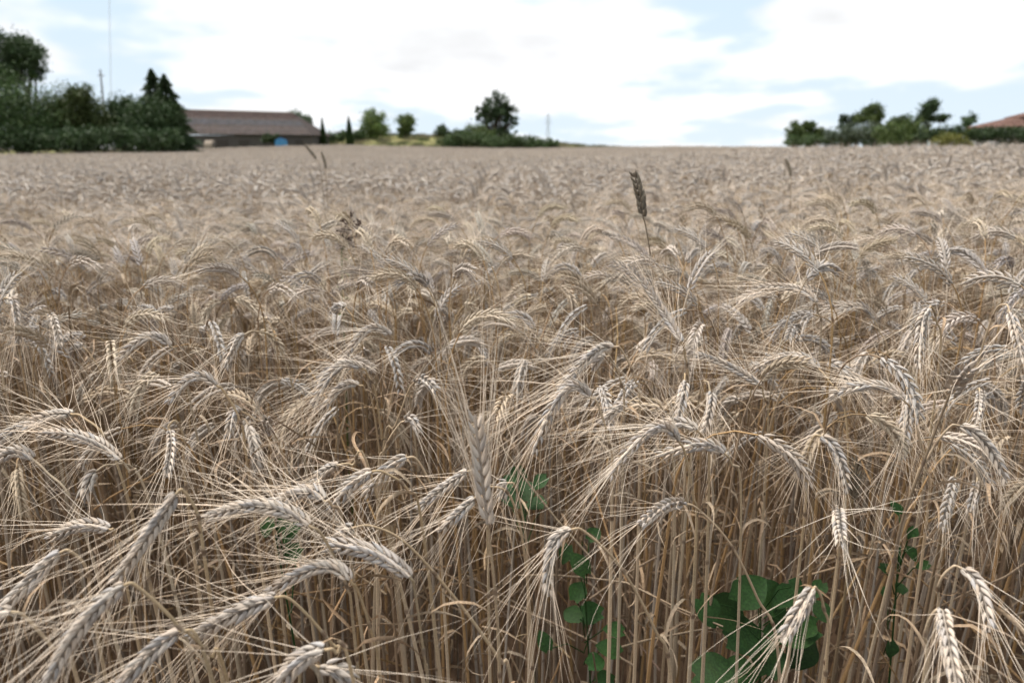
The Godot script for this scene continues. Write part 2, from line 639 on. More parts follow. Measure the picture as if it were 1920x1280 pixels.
func crop() -> void:
	var root := Node3D.new()
	root.name = "wheat_crop"
	add_child(root)
	tag(root, "dense stand of ripe bearded wheat covering the whole field", "wheat")
	root.set_meta("kind", "stuff")
	# near: whole plants. The ones that show largest are things of their own
	var variants := []
	var whole := []
	var looks := []
	for k in 16:
		var s := MB.new(); var e := MB.new(); var a := MB.new(); var l := [MB.new(), MB.new(), MB.new()]
		looks.append(near_plant(s, e, a, l))
		variants.append([s.mesh(straw), e.mesh(straw), a.mesh(awn_mat), l[0].mesh(leaf_mat), l[1].mesh(leaf_mat), l[2].mesh(leaf_mat)])
		whole.append(joined(variants[k]))
	var spots := []
	var step := 0.0585
	var z := -0.62
	while z > -2.4:
		var half := 0.78 * -z + 1.1
		var x := -half
		while x < half:
			var px := x + rf(-0.03, 0.03)
			var pz := z + rf(-0.03, 0.03)
			var front := -1.0 + 0.10 * sin(px * 3.1) + (0.0 if px > -0.35 else 0.06)
			# the photographer stands in a gap of the crop; at the sides it goes on
			if pz < front or (absf(px) > -pz * 0.78 + 0.28):
				if rng.randf() < 0.9:
					spots.append(Vector2(px, pz))
			x += step
		z -= step
	spots.sort_custom(func(p, q): return p.y > q.y)
	var lists := []
	var cols := []
	for k in 16:
		lists.append([]); cols.append([])
	var singles := 0
	for p in spots:
		var k := rng.randi_range(0, 15)
		var sc := rf(0.95, 1.07)
		var b := Basis(Vector3.UP, lean_turn()).scaled(Vector3.ONE * sc)
		b = Basis(Vector3(rf(-1, 1), 0, rf(-1, 1)).normalized(), rf(0, 0.11)) * b
		var at := Vector3(p.x, ground(p.x, p.y) - 0.01, p.y)
		var inside: bool = absf(p.x) < -p.y * 0.76
		if inside and singles < 220:
			singles += 1
			var o := thing("wheat_plant", LOOKS[looks[k]], "wheat", at, "%s wheat plants of the crop" % looks[k])
			o.basis = b
			part("stem", variants[k][0], o)
			var ear := part("ear", variants[k][1], o)
			part("awns", variants[k][2], ear, true)
			for n in 3:
				part("leaf", variants[k][3 + n], o)
		else:
			lists[k].append(Transform3D(b, at))
			var g := rf(0.86, 1.1)
			cols[k].append(Color(g, g * rf(0.98, 1.02), g * rf(0.94, 1.04)))
	for k in 16:
		multi(whole[k], lists[k], cols[k], root)
	print("near plants ", spots.size())
	# then squares of half a metre
	var squares := []
	for k in 6:
		var s := MB.new(); var a := MB.new(); var l := MB.new()
		for i in 8:
			for j in 8:
				near_plant(s, s, a, [l], Vector3((i + rf(-0.2, 1.2)) / 16.0 - 0.25, 0.0001, (j + rf(-0.2, 1.2)) / 16.0 - 0.25), lean_turn())
		squares.append(joined([s.mesh(straw), a.mesh(awn_mat), l.mesh(leaf_mat)]))
	var sl := [[], [], [], [], [], []]
	var scol := [[], [], [], [], [], []]
	for i in 5:
		var zc := -2.65 - i * 0.5
		var half := int((0.78 * -zc + 1.3) * 2.0)
		for xi in range(-half, half + 1):
			var k := rng.randi_range(0, 5)
			sl[k].append(placed(xi * 0.5 + rf(-0.03, 0.03), zc, 0.5))
			var g := rf(0.93, 1.05)
			scol[k].append(Color(g, g, g))
	for k in 6:
		multi(squares[k], sl[k], scol[k], root)
	# middle: squares of one metre
	var mids := []
	for k in 6:
		var mb := MB.new()
		for i in 15:
			for j in 15:
				middle_plant(mb, Vector3((i + rf(-0.2, 1.2)) / 15.0 - 0.5, 0, (j + rf(-0.2, 1.2)) / 15.0 - 0.5), lean_turn(), 1.0)
		mids.append(mb.mesh(straw))
	var ml := [[], [], [], [], [], []]
	var mc := [[], [], [], [], [], []]
	for i in range(0, 11):
		var zc := -5.4 - i
		var half := int(0.78 * -zc + 2.5)
		for xi in range(-half, half + 1):
			var k := rng.randi_range(0, 5)
			ml[k].append(placed(xi + rf(-0.05, 0.05), zc, 1.0))
			var g := rf(0.93, 1.05)
			mc[k].append(Color(g, g, g))
	for k in 6:
		multi(mids[k], ml[k], mc[k], root)
	# far: squares of two metres
	var fars := []
	for k in 5:
		var mb := MB.new()
		for i in 24:
			for j in 24:
				far_plant(mb, Vector3((i + rf(-0.2, 1.2)) / 12.0 - 1.0, 0, (j + rf(-0.2, 1.2)) / 12.0 - 1.0), lean_turn())
		fars.append(mb.mesh(straw))
	var fl := [[], [], [], [], []]
	var fc := [[], [], [], [], []]
	var zf := -16.9
	while zf > -92.0:
		var half := int((0.78 * -zf + 5.0) / 2.0)
		for xi in range(-half, half + 1):
			var xx := xi * 2.0 + rf(-0.1, 0.1)
			if zf > field_edge(xx):
				var k := rng.randi_range(0, 4)
				fl[k].append(placed(xx, zf, 2.0))
				var g := rf(0.92, 1.05)
				fc[k].append(Color(g, g, g))
		zf -= 2.0
	for k in 5:
		multi(fars[k], fl[k], fc[k], root)

func fallen_straw() -> void:
	var root := Node3D.new()
	root.name = "fallen_straw"
	add_child(root)
	tag(root, "broken straws and leaf scraps caught between the wheat stems", "straw")
	root.set_meta("kind", "stuff")
	for k in 8:
		var mb := MB.new()
		var n := 6
		var p := PackedVector3Array(); var r := PackedFloat32Array(); var c := PackedColorArray()
		var q := Vector3.ZERO
		var dir := Vector3.UP
		var col := stem_tone().lerp(DRY, rf(0, 0.6))
		var length := rf(0.1, 0.5)
		if k < 5:
			for i in n:
				p.append(q); r.append(lerpf(0.0022, 0.0013, i / 5.0)); c.append(tint(col, 0.1))
				q += dir * (length / n)
				dir = (dir + Vector3(rf(-0.12, 0.12), 0, rf(-0.12, 0.12)) * (3.0 if i == 2 and k % 2 else 1.0)).normalized()
			mb.tube(p, r, 6, c, true)
		else:
			dry_leaf(mb, Vector3.ZERO, 0.0, rf(0.06, 0.14), rf(0.005, 0.009), tint(DRY, 0.3), 8)
		var where := []
		var tints := []
		for i in 120:
			var z := -rf(0.95, 2.1)
			var x := rf(-1, 1) * (0.8 * -z + 0.3)
			var tilt := Basis(Vector3(rf(-1, 1), 0, rf(-1, 1)).normalized(), rf(0.3, 1.5))
			where.append(Transform3D(tilt * Basis(Vector3.UP, rf(0, TAU)), Vector3(x, ground(x, z) + rf(0.15, 0.78), z)))
			var g := rf(0.7, 1.25)
			tints.append(Color(g, g * rf(0.95, 1.02), g * rf(0.9, 1.05)))
		multi(mb.mesh(leaf_mat), where, tints, root, "straw_scrap")

func placed(x: float, z: float, side: float) -> Transform3D:
	var h := ground(x, z)
	var sx := (ground(x + 1, z) - ground(x - 1, z)) * 0.5
	var sz := (ground(x, z + 1) - ground(x, z - 1)) * 0.5
	# slope as a shear, quarter turns only about the upright axis so that the wind stays put: mirrored in z instead
	var flip := 1.0 if rng.randf() < 0.5 else -1.0
	return Transform3D(Basis(Vector3(1, sx, 0), Vector3(0, rf(0.97, 1.03), 0), Vector3(0, sz * flip, flip)), Vector3(x, h - 0.01, z))

# ---------------------------------------------------------------- trees
func ellipse(p: Array, z: float, deep := 0.9) -> Array:
	# [px, py, rx, ry] in pixels -> [centre, radii]
	var c := pixz(p[0], p[1], z)
	var s := absf(z) / (F * cos(PITCH)) * 1.0
	return [c, Vector3(p[2] * s, p[3] * s, maxf(p[2], p[3] * 0.7) * s * deep)]

func leaf_mass(mb: MB, cen: Vector3, rad: Vector3, count: int, size: float, col: Color, spread: float, clumpy: float) -> void:
	var clumps := maxi(4, count / 45)
	var cr := pow(rad.x * rad.y * rad.z, 1.0 / 3.0) * clumpy
	for k in clumps:
		var d := Vector3(rng.randfn(), rng.randfn(), rng.randfn()).normalized()
		var q := pow(rng.randf(), 0.4) * rf(0.72, 1.05)
		var cc := cen + Vector3(d.x * rad.x, d.y * rad.y, d.z * rad.z) * q
		var tone := tint(col, spread)
		var rr := cr * rf(0.6, 1.3)
		for j in count / clumps:
			var e := Vector3(rng.randfn(), rng.randfn() * 0.8, rng.randfn()) * 0.5 * rr
			var o := cc + e
			var a := Vector3(rng.randfn(), rng.randfn(), rng.randfn()).normalized() * size * rf(0.6, 1.3)
			var b := a.cross(Vector3(rng.randfn(), rng.randfn(), rng.randfn())).normalized() * size * rf(0.3, 0.6)
			mb.quad(o - a, o + b, o + a, o - b, tint(tone, 0.12))

func limbs(mb: MB, foot: Vector3, goals: Array, r: float, col: Color) -> void:
	for g in goals:
		var top: Vector3 = g
		var p := PackedVector3Array()
		var rr := PackedFloat32Array()
		var c := PackedColorArray()
		var side := Vector3(rf(-0.1, 0.1), 0, rf(-0.1, 0.1)) * foot.distance_to(top)
		for k in 8:
			var t := k / 7.0
			var q := foot.lerp(top, t)
			q.x = lerpf(foot.x, top.x, pow(t, 1.8)) + side.x * sin(PI * t)
			q.z = lerpf(foot.z, top.z, pow(t, 1.8)) + side.z * sin(PI * t)
			p.append(q)
			rr.append(r * lerpf(1.0, 0.22, t))
			c.append(tint(col, 0.1))
		mb.tube(p, rr, 7, c)

# blobs: ellipses in pixels; the tree stands on the ground at z below px
func tree(called: String, label: String, px: float, z: float, blobs: Array, leaves: int, size: float, col: Color, opt := {}) -> void:
	var top := pixz(px, 200, z)
	var foot := Vector3(top.x, ground(top.x, z), z)
	var root := thing(called, label, opt.get("category", "tree"), foot, opt.get("group", ""))
	var crown := MB.new()
	var goals := []
	var total := 0.0
	for b in blobs:
		total += b[2] * b[3]
	for b in blobs:
		var e := ellipse(b, z + rf(-0.6, 0.6))
		var c: Vector3 = e[0] - foot
		goals.append(c + Vector3(0, e[1].y * 0.5, 0))
		goals.append(c + Vector3(e[1].x * rf(-0.6, 0.6), e[1].y * rf(-0.2, 0.6), e[1].z * rf(-0.6, 0.6)))
		leaf_mass(crown, c, e[1], int(leaves * b[2] * b[3] / total), size, col, opt.get("spread", 0.25), opt.get("clumpy", 0.42))
	var trunk := MB.new()
	limbs(trunk, Vector3(0, -0.1, 0), goals, opt.get("trunk", 0.16), Color(0.09, 0.07, 0.055))
	part("trunk", trunk.mesh(bark_mat), root)
	part("crown", crown.mesh(foliage_mat), root)

# a narrow pointed tree
func spire(called: String, label: String, px: float, top_y: float, z: float, half_px: float, leaves: int, size: float, col: Color, opt := {}) -> void:
	var tp := pixz(px, top_y, z)
	var foot := Vector3(tp.x, ground(tp.x, z), z)
	var h := tp.y - foot.y
	var w := half_px * absf(z) / (F * cos(PITCH))
	var root := thing(called, label, "tree", foot, opt.get("group", ""))
	var mb := MB.new()
	var tiers: int = opt.get("tiers", 0)
	for k in leaves:
		var t := pow(rng.randf(), 0.75)
		var y := h * (1.0 - t) 
		var r := w * (pow(t, 0.8) if tiers else sin(PI * minf(0.5, t * 0.62) ) * (1.0 if t < 0.8 else (1.0 - t) * 3.0 + 0.4))
		if tiers:
			r *= 0.6 + 0.55 * fmod(t * tiers, 1.0)
		var a := rf(0, TAU)
		var q := sqrt(rng.randf()) * rf(0.85, 1.12)
		var o := Vector3(cos(a) * r * q, y, sin(a) * r * q)
		var d := Vector3(cos(a) * 0.6, 0.9 if not tiers else -0.1, sin(a) * 0.6).normalized() * size * rf(0.7, 1.4)
		var b := d.cross(Vector3(rng.randfn(), rng.randfn(), rng.randfn())).normalized() * size * 0.4
		mb.quad(o - d, o + b, o + d, o - b, tint(col, 0.25))
	var tr := MB.new()
	tr.tube(PackedVector3Array([Vector3(0, -0.1, 0), Vector3(0.02, h * 0.5, 0), Vector3(0, h * 0.96, 0)]), PackedFloat32Array([0.14, 0.08, 0.02]), 7, PackedColorArray([Color(0.1, 0.08, 0.06), Color(0.1, 0.08, 0.06), Color(0.1, 0.08, 0.06)]))
	part("trunk", tr.mesh(bark_mat), root)
	part("crown", mb.mesh(foliage_mat), root)

# ---------------------------------------------------------------- the sky
func smooth(a: float, b: float, x: float) -> float:
	return smoothstep(a, b, x)

func sky_image() -> ImageTexture:
	var w := 2048
	var h := 1024
	var fn := FastNoiseLite.new()
	fn.seed = 11
	fn.noise_type = FastNoiseLite.TYPE_SIMPLEX_SMOOTH
	fn.frequency = 1.0
	fn.fractal_octaves = 5
	fn.fractal_gain = 0.52
	var img := Image.create(w, h, false, Image.FORMAT_RGBF)
	img.fill(Color(0.17, 0.15, 0.13))
	var gaps := [[210, 150, 0.105, 0.062, 0.62], [330, 175, 0.09, 0.03, 0.25], [1700, 195, 0.24, 0.034, 0.75], [1350, 15, 0.075, 0.035, 0.7], [1100, 235, 0.42, 0.03, 0.32], [1480, 65, 0.08, 0.012, 0.4], [1900, 90, 0.06, 0.01, 0.3], [1100, 75, 0.07, 0.02, 0.16], [90, 40, 0.05, 0.02, 0.2], [800, 150, 0.08, 0.03, 0.12], [700, 60, 0.22, 0.07, -0.25], [1200, 160, 0.2, 0.06, -0.25], [1650, 100, 0.16, 0.03, -0.3], [50, 95, 0.03, 0.012, -0.5]]
	var gd := []
	for g in gaps:
		var r := ray(g[0], g[1]).normalized()
		gd.append([atan2(r.x, -r.z), asin(r.y), g[2], g[3], g[4]])
	for j in h / 2:
		var el := PI * (0.5 - (j + 0.5) / h)
		var sy := sin(el)
		var cy := cos(el)
		var cut := 1.0 / (sy + 0.16)
		for i in w:
			var az := TAU * (i + 0.5) / w
			if az > PI:
				az -= TAU
			var dx := sin(az) * cy
			var dz := -cos(az) * cy
			var v := fn.get_noise_3d(dx * cut * 0.62, dz * cut * 0.62, 3.0) * 1.5 + fn.get_noise_3d(dx * cut * 2.6, dz * cut * 2.6, 9.0) * 0.55
			var cover := v + 0.34
			if absf(az) < 0.9 and el < 0.5:
				for g in gd:
					var ex: float = (az - g[0]) / g[2]
					var ey: float = (el - g[1]) / g[3]
					var q := ex * ex + ey * ey
					if q < 6.0:
						cover -= g[4] * exp(-q * 0.7)
			var k := smooth(-0.3, 0.46, cover)
			var lum := 0.252 + 0.055 * fn.get_noise_3d(dx * cut * 1.3, dz * cut * 1.3, 17.0) - 0.02 * smooth(0.5, 1.1, cover)
			var blue := Color(0.143, 0.186, 0.227).lerp(Color(0.182, 0.208, 0.229), pow(1.0 - sy, 4.0))
			var cl := Color(lum * 0.99, lum, lum * 1.015)
			img.set_pixel(i, j, blue.lerp(cl, k))
	return ImageTexture.create_from_image(img)

# ---------------------------------------------------------------- all of it
func _ready() -> void:
	rng.seed = 20240611
	# camera
	var cam := Camera3D.new()
	cam.name = "camera"
	cam.position = EYE
	cam.rotation.x = -PITCH
	cam.fov = rad_to_deg(2.0 * atan(640.0 / F))
	cam.near = 0.05
	cam.far = 3000.0
	var lens := CameraAttributesPhysical.new()
	lens.frustum_focal_length = 24.0
	lens.frustum_focus_distance = 0.86
	lens.frustum_near = 0.05
	lens.frustum_far = 3000.0
	lens.exposure_aperture = 5.0
	cam.attributes = lens
	add_child(cam)
	cam.fov = rad_to_deg(2.0 * atan(640.0 / F))
	cam.current = true
	# sky and light: a bright veiled sky, the sun behind thin cloud
	var env := Environment.new()
	env.background_mode = Environment.BG_SKY
	var sky := Sky.new()
	var pan := PanoramaSkyMaterial.new()
	pan.panorama = sky_image()
	sky.sky_material = pan
	env.sky = sky
	env.background_energy_multiplier = 1.0
	env.tonemap_mode = Environment.TONE_MAPPER_LINEAR
	env.tonemap_exposure = 4.5
	env.sdfgi_enabled = true
	env.ssao_enabled = true
	env.ssil_enabled = true
	var we := WorldEnvironment.new()
	we.name = "environment"
	we.environment = env
	add_child(we)
	var sun := DirectionalLight3D.new()
	sun.name = "sun"
	sun.light_energy = 0.5
	sun.light_angular_distance = 32.0
	sun.light_color = Color(1.0, 0.98, 0.955)
	sun.shadow_enabled = true
	sun.rotation = Vector3(deg_to_rad(-64), deg_to_rad(-115), 0)
	add_child(sun)
	# materials
	straw = vertex_material(0.72, 0.35, Color.BLACK, 60.0, 0.72)
	awn_mat = vertex_material(0.55, 0.45, Color(0.25, 0.25, 0.25))
	leaf_mat = vertex_material(0.7, 0.35, Color(0.4, 0.4, 0.4), 30.0, 0.6)
	foliage_mat = vertex_material(0.6, 0.35, Color(0.35, 0.4, 0.25))
	bark_mat = vertex_material(0.9, 0.2, Color.BLACK, 3.0, 0.6)
	kern_mat = vertex_material(0.66, 0.35)
	kern_mat.albedo_texture = noise_texture(0.74, 21, 256, 0.035)
	kern_mat.uv1_triplanar = true
	kern_mat.uv1_scale = Vector3(0.9, 0.16, 0.9)
	for k in 8:
		for dk in 3:
			var mb := MB.new()
			var col := tint([EAR, dark_ear, EAR_GREY][dk], [0.2, 0.35, 0.28][dk])
			mb.grain(Vector3.ZERO, Vector3.UP, Vector3.RIGHT, Vector3(0, 0, 1), 7, 7, col, tint(col, 0.06) * 1.06)
			[kernels, kernels_dark, kernels_grey][dk].append(mb.mesh(kern_mat))
	terrain()
	background()
	heroes()
	weeds()
	crop()
	fallen_straw()

func terrain() -> void:
	var mb := MB.new()
	var xs := []
	var zs := []
	var x := -6.0
	for k in range(-60, 61):
		xs.append(signf(k) * pow(absf(k) / 60.0, 2.2) * 900.0)
	for k in range(0, 90):
		zs.append(6.0 - pow(k / 89.0, 2.4) * 1500.0)
	for j in zs.size():
		for i in xs.size():
			mb.v.append(Vector3(xs[i], ground(xs[i], zs[j]), zs[j]))
			mb.n.append(Vector3(ground(xs[i] - 0.5, zs[j]) - ground(xs[i] + 0.5, zs[j]), 1, ground(xs[i], zs[j] - 0.5) - ground(xs[i], zs[j] + 0.5)).normalized())
			mb.c.append(Color.WHITE)
	var w := xs.size()
	for j in zs.size() - 1:
		for i in w - 1:
			var a := j * w + i
			mb.ix.append_array(PackedInt32Array([a, a + w, a + w + 1, a, a + w + 1, a + 1]))
	var soil := StandardMaterial3D.new()
	soil.roughness = 0.95
	soil.metallic_specular = 0.2
	soil.albedo_texture = noise_texture(0, 3, 512, 0.02, Color(0.36, 0.29, 0.23), Color(0.20, 0.155, 0.12))
	soil.uv1_triplanar = true
	soil.uv1_world_triplanar = true
	soil.uv1_scale = Vector3.ONE * 0.7
	structure("ground", mb.mesh(soil))
	# meadow beyond the crop
	var md := MB.new()
	var rows := 26
	var colm := 140
	for j in rows:
		for i in colm:
			var xx := -130.0 + 260.0 * i / (colm - 1)
			var z0 := field_edge(xx) + 0.6
			var zz := z0 - pow(float(j) / (rows - 1), 1.6) * 500.0
			xx *= 1.0 + pow(float(j) / (rows - 1), 1.6) * 3.0
			md.v.append(Vector3(xx, ground(xx, zz) + 0.03, zz))
			md.n.append(Vector3(ground(xx - 0.5, zz) - ground(xx + 0.5, zz), 1, ground(xx, zz - 0.5) - ground(xx, zz + 0.5)).normalized())
			md.c.append(Color.WHITE)
	for j in rows - 1:
		for i in colm - 1:
			var a := j * colm + i
			md.ix.append_array(PackedInt32Array([a, a + colm, a + colm + 1, a, a + colm + 1, a + 1]))
	var grass := StandardMaterial3D.new()
	grass.roughness = 0.95
	grass.metallic_specular = 0.2
	grass.albedo_texture = noise_texture(0, 9, 512, 0.012, Color(0.56, 0.52, 0.37), Color(0.36, 0.38, 0.22))
	grass.uv1_triplanar = true
	grass.uv1_world_triplanar = true
	grass.uv1_scale = Vector3.ONE * 0.05
	structure("meadow", md.mesh(grass))
	# tall grass on the meadow and along the edge of the crop
	var tuft := MB.new()
	for k in 70:
		var o := Vector3(rf(-0.5, 0.5), 0, rf(-0.5, 0.5))
		var d := Vector3(rf(-0.15, 0.15), rf(0.3, 0.75), rf(-0.15, 0.15))
		var wv := Vector3(rf(-1, 1), 0, rf(-1, 1)).normalized() * 0.012
		tuft.quad(o - wv, o + d - wv * 0.2, o + d + wv * 0.2, o + wv, tint(Color(0.5, 0.5, 0.5), 0.15))
	var spots := []
	var cols := []
	for k in 5200:
		var xx := rf(-62, 75)
		var zz := field_edge(xx) - pow(rng.randf(), 1.7) * 58.0 - 0.2
		spots.append(Transform3D(Basis(Vector3.UP, rf(0, TAU)).scaled(Vector3(1.3, rf(0.5, 1.0), 1.3)), Vector3(xx, ground(xx, zz), zz)))
		var dry := rng.randf() < 0.55
		cols.append(tint(Color(0.40, 0.34, 0.22) if dry else Color(0.15, 0.19, 0.08), 0.2))
	var gr := MultiMeshInstance3D.new()
	gr.name = "tall_grass"
	var mm := MultiMesh.new()
	mm.transform_format = MultiMesh.TRANSFORM_3D
	mm.use_colors = true
	mm.mesh = tuft.mesh(foliage_mat)
	mm.instance_count = spots.size()
	for k in spots.size():
		mm.set_instance_transform(k, spots[k])
		mm.set_instance_color(k, cols[k])
	gr.multimesh = mm
	gr.set_meta("kind", "stuff")
	add_child(gr)
	tag(gr, "dry and green tall grass on the bank beyond the wheat", "grass")

func background() -> void:
	var deep := Color(0.040, 0.068, 0.024)
	var mid := Color(0.055, 0.085, 0.030)
	var light := Color(0.105, 0.150, 0.040)
	var blue := Color(0.052, 0.085, 0.036)
	# the wood at the left
	tree("pine_tree", "tall dark pine rising above the trees beside the barn", 22, -60, [[22, 92, 42, 36], [55, 108, 28, 26], [10, 140, 50, 34], [66, 134, 17, 18]], 13000, 0.125, deep, {"trunk": 0.24, "clumpy": 0.36})
	tree("broad_tree", "dense green tree below the tall pine", 30, -55, [[38, 215, 66, 60], [-10, 195, 50, 62], [70, 240, 45, 40], [-70, 190, 60, 80]], 22000, 0.115, Color(0.050, 0.085, 0.026), {"trunk": 0.2, "spread": 0.35})
	tree("broad_tree", "dark rounded tree between the pine and the slanting pole", 140, -57, [[135, 226, 56, 54], [150, 182, 26, 22], [108, 206, 24, 24], [176, 232, 22, 38]], 19000, 0.115, Color(0.060, 0.080, 0.024), {"trunk": 0.2})
	tree("broad_tree", "small dark tree between the slanting pole and the twin conifers", 228, -60, [[226, 230, 28, 42], [240, 198, 13, 18], [216, 200, 9, 16]], 10000, 0.11, deep, {"trunk": 0.14})
	spire("conifer", "taller pointed top of the twin conifers by the barn", 282, 129, -58, 58, 9000, 0.15, blue * 0.8, {"tiers": 9})
	spire("conifer", "shorter pointed top of the twin conifers by the barn", 306, 139, -57, 58, 9000, 0.15, blue * 0.8, {"tiers": 8})
	tree("broad_tree", "low dark bushy tree at the foot of the twin conifers", 290, -56, [[290, 222, 42, 42], [322, 232, 20, 40], [256, 238, 20, 36]], 17000, 0.115, deep, {"trunk": 0.12})
	tree("undergrowth", "dark undergrowth filling the foot of the wood beside the field", 130, -53, [[-40, 264, 45, 22], [20, 262, 45, 22], [75, 263, 40, 22], [125, 262, 40, 22], [175, 262, 36, 22], [225, 262, 36, 22], [275, 262, 36, 20], [318, 262, 24, 18]], 19000, 0.11, deep, {"category": "shrub", "trunk": 0.04})
	# trees beyond the barn and on the bank
	tree("broad_tree", "pale grey green tree behind the end of the barn roof", 563, -118, [[562, 224, 20, 15], [575, 232, 12, 14]], 2500, 0.2, Color(0.10, 0.13, 0.08))
	spire("cypress", "slimmer of two cypresses standing near the barn's end", 603, 221, -96, 5.5, 2600, 0.13, deep * 0.9)
	spire("cypress", "stouter of two cypresses, farther from the barn's end", 653, 219, -94, 7.5, 3200, 0.13, deep * 0.9)
	tree("shrub", "low green shrubs between the two cypresses", 625, -102, [[620, 258, 20, 9], [640, 254, 12, 10]], 2200, 0.16, mid, {"category": "shrub", "trunk": 0.05})
	tree("shrub", "dark shrub to the side of the stouter cypress", 672, -112, [[674, 254, 14, 9]], 1600, 0.16, mid, {"category": "shrub", "trunk": 0.05})
	tree("broad_tree", "light green tree with a ragged top on the grassy bank", 702, -116, [[702, 226, 20, 22], [690, 240, 14, 20], [714, 246, 17, 16]], 6500, 0.17, light, {"spread": 0.3})
	tree("broad_tree", "round light green tree standing alone on the grassy bank", 760, -118, [[762, 232, 19, 17], [757, 247, 15, 14]], 5200, 0.16, light * 0.85, {"clumpy": 0.3})
	tree("shrub", "dark dome shaped bush on the skyline beside the open tree", 830, -120, [[830, 246, 17, 9], [862, 250, 20, 6]], 3200, 0.17, mid * 0.8, {"category": "shrub", "trunk": 0.06})
	tree("broad_tree", "large dark open crowned tree standing behind the hedge", 930, -106, [[930, 195, 26, 21], [908, 212, 19, 17], [952, 207, 19, 20], [932, 225, 28, 20], [964, 232, 10, 16], [895, 222, 9, 8], [925, 248, 24, 14], [948, 250, 18, 12]], 10500, 0.17, blue * 0.75, {"trunk": 0.22, "clumpy": 0.28, "spread": 0.3})
	tree("shrub", "mid green bush between the hedge and the open tree", 893, -96, [[893, 246, 22, 14], [912, 256, 22, 12]], 3600, 0.15, light * 0.7, {"category": "shrub", "trunk": 0.06})
	tree("hedge", "long low dark green hedge along the end of the field", 935, -88, [[845, 266, 26, 15], [885, 264, 28, 15], [930, 268, 30, 14], [970, 268, 28, 14], [1005, 269, 28, 13], [1035, 272, 18, 10]], 15000, 0.14, mid, {"category": "hedge", "trunk": 0.05, "clumpy": 0.35})
	# right
	tree("hedge", "ragged low row of bushes joining the far trees", 1560, -94, [[1490, 266, 22, 9], [1525, 264, 24, 10], [1562, 264, 24, 11], [1600, 262, 26, 12], [1640, 262, 26, 12]], 9000, 0.14, mid, {"category": "hedge", "trunk": 0.04})
	tree("broad_tree", "thin crowned small tree where the far trees begin", 1497, -100, [[1490, 246, 15, 15], [1500, 258, 16, 12]], 3600, 0.15, light * 0.6)
	tree("broad_tree", "small flat topped tree beside the thin crowned one", 1520, -102, [[1518, 238, 16, 9], [1528, 250, 22, 10]], 3800, 0.16, light * 0.55)
	tree("olive_tree", "grey green olive like tree in front of the open tree row", 1610, -88, [[1600, 250, 34, 14], [1640, 248, 24, 16], [1560, 256, 20, 10]], 6000, 0.13, Color(0.075, 0.095, 0.065), {"trunk": 0.1})
	tree("broad_tree", "dark see through tree of two small heads", 1590, -104, [[1582, 224, 11, 9], [1603, 222, 10, 9], [1592, 236, 18, 8]], 2200, 0.16, blue * 0.7)
	tree("broad_tree", "rounded tree leaning over the olive like tree", 1632, -103, [[1636, 208, 17, 13], [1625, 222, 18, 11], [1648, 224, 9, 14]], 4600, 0.16, light * 0.6)
	tree("shrub", "broad mid green bush in front of the tall pines", 1690, -80, [[1672, 248, 28, 18], [1712, 246, 28, 20], [1690, 262, 40, 14]], 8000, 0.13, light * 0.65, {"category": "shrub", "trunk": 0.06})
	tree("shrub", "dome shaped dark bush behind the broad green bush", 1690, -105, [[1690, 224, 20, 9], [1680, 232, 18, 10]], 2600, 0.16, mid * 0.8, {"category": "shrub", "trunk": 0.08})
	tree("pine_tree", "tallest pine beyond the dark hedge near the house", 1745, -103, [[1745, 200, 16, 16], [1742, 218, 17, 16], [1768, 220, 11, 11], [1722, 222, 10, 10]], 5200, 0.16, blue * 0.9, {"trunk": 0.15})
	tree("broad_tree", "small round tree beside the red roofed house", 1820, -110, [[1820, 224, 14, 9], [1812, 232, 9, 8]], 1800, 0.16, blue)
	tree("hedge", "clipped dark green hedge in front of the red roofed house", 1850, -78, [[1735, 258, 26, 12], [1770, 251, 25, 14], [1805, 251, 28, 14], [1845, 253, 28, 14], [1885, 254, 28, 14], [1925, 255, 28, 14], [1965, 256, 28, 14]], 16000, 0.12, deep * 0.8, {"category": "hedge", "trunk": 0.05, "clumpy": 0.3})
	tree("shrub", "olive yellow low bush in front of the clipped hedge", 1790, -72, [[1780, 266, 30, 13], [1806, 273, 24, 9]], 4600, 0.12, Color(0.13, 0.13, 0.03), {"category": "shrub", "trunk": 0.05})
	barn()
	house()
	masts()

func box_part(called: String, parent: Node, o: Vector3, half: Vector3, col: Color, mat: Material, turn := 0.0) -> MeshInstance3D:
	var mb := MB.new()
	var b := Basis(Vector3.UP, turn)
	mb.box(o, b.x * half.x, b.y * half.y, b.z * half.z, col)
	return part(called, mb.mesh(mat), parent)

func sloped_roof(mb: MB, e0: Vector3, e1: Vector3, r0: Vector3, r1: Vector3, courses: int, cols: Array) -> void:
	# courses of tiles from the eave e0-e1 up to the ridge r0-r1, each lapping the one below
	var up := (r0 - e0).cross(e1 - e0).normalized()
	if up.y < 0:
		up = -up
	for k in courses:
		var a := float(k) / courses
		var b := float(k + 1) / courses
		var pick: Color = cols[mini(int(a * cols.size()), cols.size() - 1)]
		var runs := 48
		for i in runs:
			var s0 := float(i) / runs
			var s1 := float(i + 1) / runs
			var p0 := e0.lerp(r0, a).lerp(e1.lerp(r1, a), s0) + up * 0.05
			var p1 := e0.lerp(r0, a).lerp(e1.lerp(r1, a), s1) + up * 0.05
			var p2 := e0.lerp(r0, b).lerp(e1.lerp(r1, b), s1)
			var p3 := e0.lerp(r0, b).lerp(e1.lerp(r1, b), s0)
			var col := tint(pick, 0.18)
			mb.quad(p0, p3, p2, p1, col)
			mb.quad(p0 - up * 0.06, p0, p1, p1 - up * 0.06, col)

